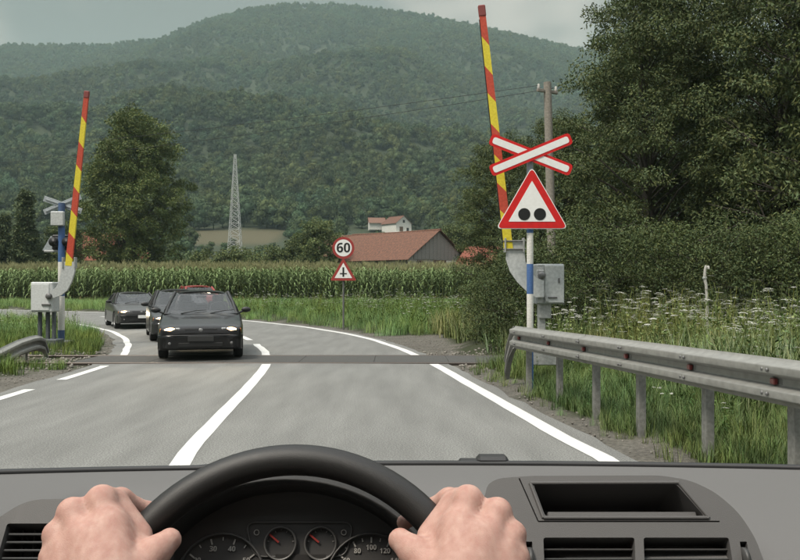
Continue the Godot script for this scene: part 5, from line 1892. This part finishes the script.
# ---------------------------------------------------------------- materials
func build_materials() -> void:
	var grain := bump_tex(3, 0.35, 2.5, 3)
	var mg := mat("ground", lin(1, 1, 1), 0.95, 0, noise_tex(41, 0.05, Color(0.62, 0.62, 0.62), Color(1, 1, 1), 5), 0.6, bump_tex(42, 0.15, 6.0, 4), true, true)
	var as_img := noise_tex(51, 0.09, lin(0.09, 0.092, 0.088), lin(0.37, 0.37, 0.35), 6, 1024)
	var ma := mat("asphalt", Color(1, 1, 1), 0.88, 0, as_img, 0.55, bump_tex(52, 0.42, 3.0, 3, 1024), false, true)
	ma.detail_enabled = true
	ma.detail_blend_mode = BaseMaterial3D.BLEND_MODE_MUL
	ma.detail_albedo = noise_tex(53, 0.012, Color(0.86, 0.86, 0.86), Color(1, 1, 1), 5, 512)
	ma.detail_uv_layer = BaseMaterial3D.DETAIL_UV_2
	ma.uv2_triplanar = true
	ma.uv2_world_triplanar = true
	ma.uv2_scale = Vector3(0.34, 0.1, 0.06)
	mat("road_paint", Color(1, 1, 1), 0.75, 0, noise_tex(54, 0.09, lin(0.5, 0.5, 0.48), lin(0.8, 0.8, 0.78), 5), 0.9, grain, false, true)
	mat("crossing_dark", Color(1, 1, 1), 0.85, 0, noise_tex(55, 0.1, lin(0.03, 0.03, 0.029), lin(0.11, 0.108, 0.1), 4), 1.2, grain, false, true)
	mat("crossing_patch", Color(1, 1, 1), 0.9, 0, noise_tex(56, 0.1, lin(0.1, 0.1, 0.095), lin(0.2, 0.198, 0.185), 4), 1.2, grain, false, true)
	mat("rail", Color(1, 1, 1), 0.45, 0.7, noise_tex(57, 0.06, lin(0.045, 0.034, 0.028), lin(0.13, 0.115, 0.105), 4), 1.5)
	mat("sleeper", Color(1, 1, 1), 0.9, 0, noise_tex(58, 0.06, lin(0.05, 0.04, 0.03), lin(0.13, 0.11, 0.09), 4), 1.5)
	mat("tint", Color(1, 1, 1), 0.85, 0, null, 1, null, true)
	M.tint.metallic_specular = 0.2
	var ml := mat("leaf", Color(1, 1, 1), 0.6, 0, null, 1, null, true)
	ml.backlight_enabled = true
	ml.backlight = lin(0.06, 0.09, 0.025)
	ml.metallic_specular = 0.25
	var mgr := mat("grass", Color(1, 1, 1), 0.65, 0, null, 1, null, true)
	mgr.backlight_enabled = true
	mgr.backlight = lin(0.06, 0.09, 0.02)
	mgr.metallic_specular = 0.25
	mat("petal", lin(0.58, 0.58, 0.52), 0.8)
	mat("bark", Color(1, 1, 1), 0.95, 0, noise_tex(61, 0.05, lin(0.035, 0.03, 0.024), lin(0.1, 0.088, 0.073), 5), 1.0, bump_tex(62, 0.08, 6, 4))
	mat("sign_red", lin(0.68, 0.018, 0.018), 0.35, 0, noise_tex(63, 0.02, Color(0.9, 0.9, 0.9), Color(1, 1, 1), 3), 1.0)
	mat("sign_red_old", lin(0.42, 0.05, 0.045), 0.5, 0, noise_tex(63, 0.05, Color(0.8, 0.8, 0.8), Color(1, 1, 1), 3), 1.0)
	mat("sign_white", lin(0.88, 0.88, 0.87), 0.4, 0, noise_tex(64, 0.03, Color(0.96, 0.96, 0.955), Color(1, 1, 1), 4), 1.0)
	mat("sign_black", lin(0.012, 0.012, 0.012), 0.45)
	mat("sign_back", Color(1, 1, 1), 0.5, 0.3, noise_tex(65, 0.03, lin(0.3, 0.33, 0.35), lin(0.48, 0.52, 0.54), 4), 1.0)
	mat("pole_white", Color(1, 1, 1), 0.5, 0, noise_tex(66, 0.04, lin(0.52, 0.51, 0.47), lin(0.78, 0.77, 0.74), 5), 1.5)
	mat("pole_blue", Color(1, 1, 1), 0.5, 0, noise_tex(67, 0.04, lin(0.04, 0.10, 0.27), lin(0.09, 0.17, 0.36), 5), 1.5)
	mat("pole_blue_dark", Color(1, 1, 1), 0.55, 0, noise_tex(68, 0.04, lin(0.03, 0.06, 0.14), lin(0.09, 0.14, 0.24), 5), 1.5)
	mat("pole_grey", Color(1, 1, 1), 0.5, 0.2, noise_tex(69, 0.04, lin(0.2, 0.25, 0.29), lin(0.32, 0.37, 0.4), 5), 1.5)
	var dirt := noise_tex(70, 0.025, lin(0.29, 0.3, 0.295), lin(0.5, 0.51, 0.505), 5)
	mat("galvanised", Color(1, 1, 1), 0.55, 0.35, dirt, 1.5)
	mat("galvanised_rail", Color(1, 1, 1), 0.55, 0.3, noise_tex(71, 0.018, lin(0.2, 0.2, 0.188), lin(0.32, 0.32, 0.3), 5), 0.9)
	mat("galvanised_post", Color(1, 1, 1), 0.65, 0.2, noise_tex(72, 0.03, lin(0.15, 0.15, 0.14), lin(0.27, 0.27, 0.255), 5), 1.2)
	mat("galvanised_dark", Color(1, 1, 1), 0.5, 0.4, noise_tex(73, 0.05, lin(0.12, 0.12, 0.12), lin(0.22, 0.22, 0.22), 4), 2.0)
	mat("cabinet_grey", Color(1, 1, 1), 0.55, 0.1, noise_tex(74, 0.025, lin(0.27, 0.29, 0.29), lin(0.4, 0.42, 0.42), 5), 1.3)
	mat("cabinet_light", Color(1, 1, 1), 0.5, 0.1, noise_tex(75, 0.025, lin(0.42, 0.44, 0.44), lin(0.6, 0.62, 0.62), 5), 1.3)
	mat("cabinet_white", Color(1, 1, 1), 0.5, 0.0, noise_tex(76, 0.025, lin(0.55, 0.57, 0.57), lin(0.7, 0.72, 0.72), 5), 1.3)
	mat("pedestal_dark", Color(1, 1, 1), 0.7, 0.1, noise_tex(77, 0.04, lin(0.05, 0.06, 0.07), lin(0.13, 0.14, 0.15), 4), 1.5)
	mat("concrete", Color(1, 1, 1), 0.9, 0, noise_tex(78, 0.05, lin(0.2, 0.2, 0.19), lin(0.36, 0.36, 0.34), 5), 1.5)
	mat("boom_red", Color(1, 1, 1), 0.5, 0, noise_tex(79, 0.03, lin(0.42, 0.055, 0.03), lin(0.6, 0.085, 0.045), 5), 1.3)
	mat("boom_yellow", Color(1, 1, 1), 0.5, 0, noise_tex(80, 0.03, lin(0.62, 0.5, 0.03), lin(0.8, 0.68, 0.06), 5), 1.3)
	mat("boom_cap", lin(0.22, 0.05, 0.045), 0.55)
	mat("reflector_red", lin(0.16, 0.03, 0.028), 0.3)
	mat("black_plastic", lin(0.016, 0.016, 0.017), 0.5)
	mat("black_hole", lin(0.008, 0.008, 0.008), 0.7)
	mat("wire", lin(0.02, 0.02, 0.02), 0.6)
	mat("porcelain", lin(0.6, 0.58, 0.55), 0.25)
	mat("pole_wood", Color(1, 1, 1), 0.9, 0, noise_tex(81, 0.04, lin(0.17, 0.155, 0.13), lin(0.34, 0.31, 0.27), 5), 0.7)
	mat("pipe_pale", Color(1, 1, 1), 0.6, 0, noise_tex(82, 0.06, lin(0.32, 0.31, 0.29), lin(0.55, 0.54, 0.5), 4), 2.0)
	mat("mast_steel", lin(0.5, 0.51, 0.5), 0.5, 0.1)
	mat("wall_white", Color(1, 1, 1), 0.9, 0, noise_tex(83, 0.02, lin(0.5, 0.49, 0.45), lin(0.76, 0.75, 0.7), 5), 0.25)
	mat("wall_grey", Color(1, 1, 1), 0.9, 0, noise_tex(84, 0.03, lin(0.2, 0.185, 0.165), lin(0.38, 0.36, 0.33), 5), 0.3)
	mat("board_grey", Color(1, 1, 1), 0.9, 0, noise_tex(85, 0.04, lin(0.15, 0.14, 0.13), lin(0.3, 0.29, 0.27), 5), 0.4)
	mat("roof_tile", Color(1, 1, 1), 0.9, 0, noise_tex(86, 0.03, lin(0.05, 0.028, 0.02), lin(0.24, 0.1, 0.058), 6), 0.22)
	mat("roof_red", Color(1, 1, 1), 0.9, 0, noise_tex(87, 0.03, lin(0.14, 0.045, 0.03), lin(0.27, 0.085, 0.052), 5), 0.3)
	mat("roof_brown", Color(1, 1, 1), 0.9, 0, noise_tex(88, 0.03, lin(0.13, 0.07, 0.05), lin(0.24, 0.13, 0.09), 5), 0.3)
	mat("frame_wood", lin(0.11, 0.07, 0.045), 0.8)
	mat("dark_glass", lin(0.02, 0.022, 0.025), 0.1)
	for q in [["paint_black", lin(0.01, 0.01, 0.011)], ["paint_grey", lin(0.035, 0.036, 0.038)], ["paint_grey_light", lin(0.06, 0.06, 0.06)], ["paint_red", lin(0.25, 0.035, 0.03)]]:
		var p := mat(q[0], q[1], 0.38, 0.1)
		p.clearcoat_enabled = true
		p.clearcoat = 0.5
		p.metallic_specular = 0.3
		p.clearcoat_roughness = 0.06
	mat("tyre", lin(0.02, 0.02, 0.02), 0.9)
	mat("rim", lin(0.3, 0.3, 0.3), 0.4, 0.7)
	var cg := mat("car_glass", Color(0.1, 0.12, 0.12, 0.36), 0.03)
	cg.transparency = BaseMaterial3D.TRANSPARENCY_ALPHA
	mat("lamp_shell", lin(0.3, 0.3, 0.3), 0.25, 0.4)
	mat("lamp_lens", lin(0.2, 0.2, 0.2), 0.15, 0.3)
	var lg := mat("lamp_glow", lin(0.9, 0.85, 0.7), 0.2)
	lg.emission_enabled = true
	lg.emission = Color(1.0, 0.8, 0.55)
	lg.emission_energy_multiplier = 9.0
	mat("amber", lin(0.4, 0.14, 0.03), 0.25)
	mat("plate_dim", lin(0.03, 0.03, 0.03), 0.4)
	mat("seat_cloth", lin(0.06, 0.06, 0.065), 0.95)
	# cabin
	var leather := bump_tex(90, 0.22, 1.2, 3)
	mat("dash_grey", Color(1, 1, 1), 0.62, 0, noise_tex(91, 0.5, lin(0.104, 0.101, 0.099), lin(0.128, 0.124, 0.121), 2), 9.0, leather)
	mat("dash_mid", Color(1, 1, 1), 0.58, 0, noise_tex(92, 0.5, lin(0.074, 0.071, 0.069), lin(0.092, 0.088, 0.086), 2), 9.0, leather)
	mat("dash_dark", lin(0.022, 0.021, 0.021), 0.6)
	mat("dash_slat", lin(0.05, 0.049, 0.048), 0.45)
	mat("hood_dark", Color(1, 1, 1), 0.7, 0, noise_tex(93, 0.5, lin(0.026, 0.025, 0.024), lin(0.036, 0.034, 0.033), 2), 9.0, leather)
	mat("wheel_leather", Color(1, 1, 1), 0.48, 0, noise_tex(94, 0.4, lin(0.008, 0.0075, 0.007), lin(0.013, 0.012, 0.0115), 2), 12.0, leather)
	mat("dial_dark", lin(0.055, 0.052, 0.05), 0.5)
	mat("dial_ring", lin(0.1, 0.096, 0.092), 0.4)
	mat("dial_print", lin(0.42, 0.4, 0.37), 0.6)
	mat("dial_lcd", lin(0.03, 0.028, 0.027), 0.3)
	mat("needle_red", lin(0.4, 0.04, 0.03), 0.5)
	var sk := mat("skin", Color(1, 1, 1), 0.6, 0, noise_tex(95, 0.02, lin(0.37, 0.19, 0.155), lin(0.54, 0.36, 0.3), 5), 8.0, bump_tex(96, 0.2, 1.0, 4))
	sk.metallic_specular = 0.4
	sk.subsurf_scatter_enabled = true
	sk.subsurf_scatter_strength = 0.12

func build_sky() -> Sky:
	var W := 768; var H := 384
	var im := Image.create(W, H, false, Image.FORMAT_RGBF)
	var n := FastNoiseLite.new(); n.seed = 54; n.frequency = 1.7; n.fractal_octaves = 5
	var n2 := FastNoiseLite.new(); n2.seed = 65; n2.frequency = 0.5; n2.fractal_octaves = 3
	for y in H:
		var el := PI * (0.5 - (y + 0.5) / H)
		for x in W:
			var az := TAU * (x + 0.5) / W
			var dir := Vector3(sin(az) * cos(el), sin(el), -cos(az) * cos(el))
			var up: float = max(dir.y, 0.0)
			var b := Color(0.094, 0.095, 0.09).lerp(Color(0.98, 1.02, 1.04), smoothstep(0.3, 0.95, up))
			var p := dir / (0.35 + up) * 1.6
			var c: float = n.get_noise_3d(p.x + 2.0, p.y * 1.7, p.z + 4.0) * 0.75 + n2.get_noise_3d(p.x + 1.0, p.y, p.z) * 0.7 - 0.02
			var w := smoothstep(0.0, 0.45, c)
			b = b.lerp(Color(0.18, 0.16, 0.142) * (0.8 + up * 2.6), w * 0.9)
			if dir.y < 0: b = Color(0.12, 0.13, 0.1)
			im.set_pixel(x, y, b)
	var sm := PanoramaSkyMaterial.new()
	sm.panorama = ImageTexture.create_from_image(im)
	var s := Sky.new()
	s.sky_material = sm
	return s

func _ready() -> void:
	# camera
	var cam := Camera3D.new()
	cam.name = "camera"
	add_child(cam)
	cam.position = Vector3(0, EYE, 0)
	cam.rotation = Vector3(atan2(5.0, 800.0), 0, 0)
	cam.fov = rad_to_deg(2.0 * atan2(280.0, 800.0))
	cam.near = 0.05
	cam.far = 6000
	cam.current = true
	# sky, haze, exposure
	var we := WorldEnvironment.new()
	we.name = "environment"
	var env := Environment.new()
	env.background_mode = Environment.BG_SKY
	env.sky = build_sky()
	env.background_energy_multiplier = 1.0
	env.tonemap_mode = Environment.TONE_MAPPER_LINEAR
	env.tonemap_exposure = 2.2
	env.fog_enabled = true
	env.fog_density = 0.00023
	env.fog_light_color = Color(0.61, 0.7, 0.7)
	env.sdfgi_enabled = true
	env.ssao_enabled = true
	env.ssil_enabled = true
	we.environment = env
	add_child(we)
	# veiled sun, high and slightly ahead on the left
	var sun := DirectionalLight3D.new()
	sun.name = "sun"
	add_child(sun)
	sun.light_energy = 0.6
	sun.light_color = Color(1.0, 0.96, 0.9)
	sun.light_angular_distance = 14
	sun.shadow_enabled = true
	sun.look_at_from_position(Vector3(-10, 22, 9), Vector3.ZERO, Vector3(0, 0, -1))
	build_materials()
	lay_road()
	build_ground()
	build_road()
	build_crossing()
	build_hill_wood()
	build_houses()
	build_trees()
	build_poles()
	build_guardrails()
	build_right_crossing()
	build_left_crossing()
	build_speed_sign()
	build_cars()
	build_cabin()
	build_hands()
	build_plants()
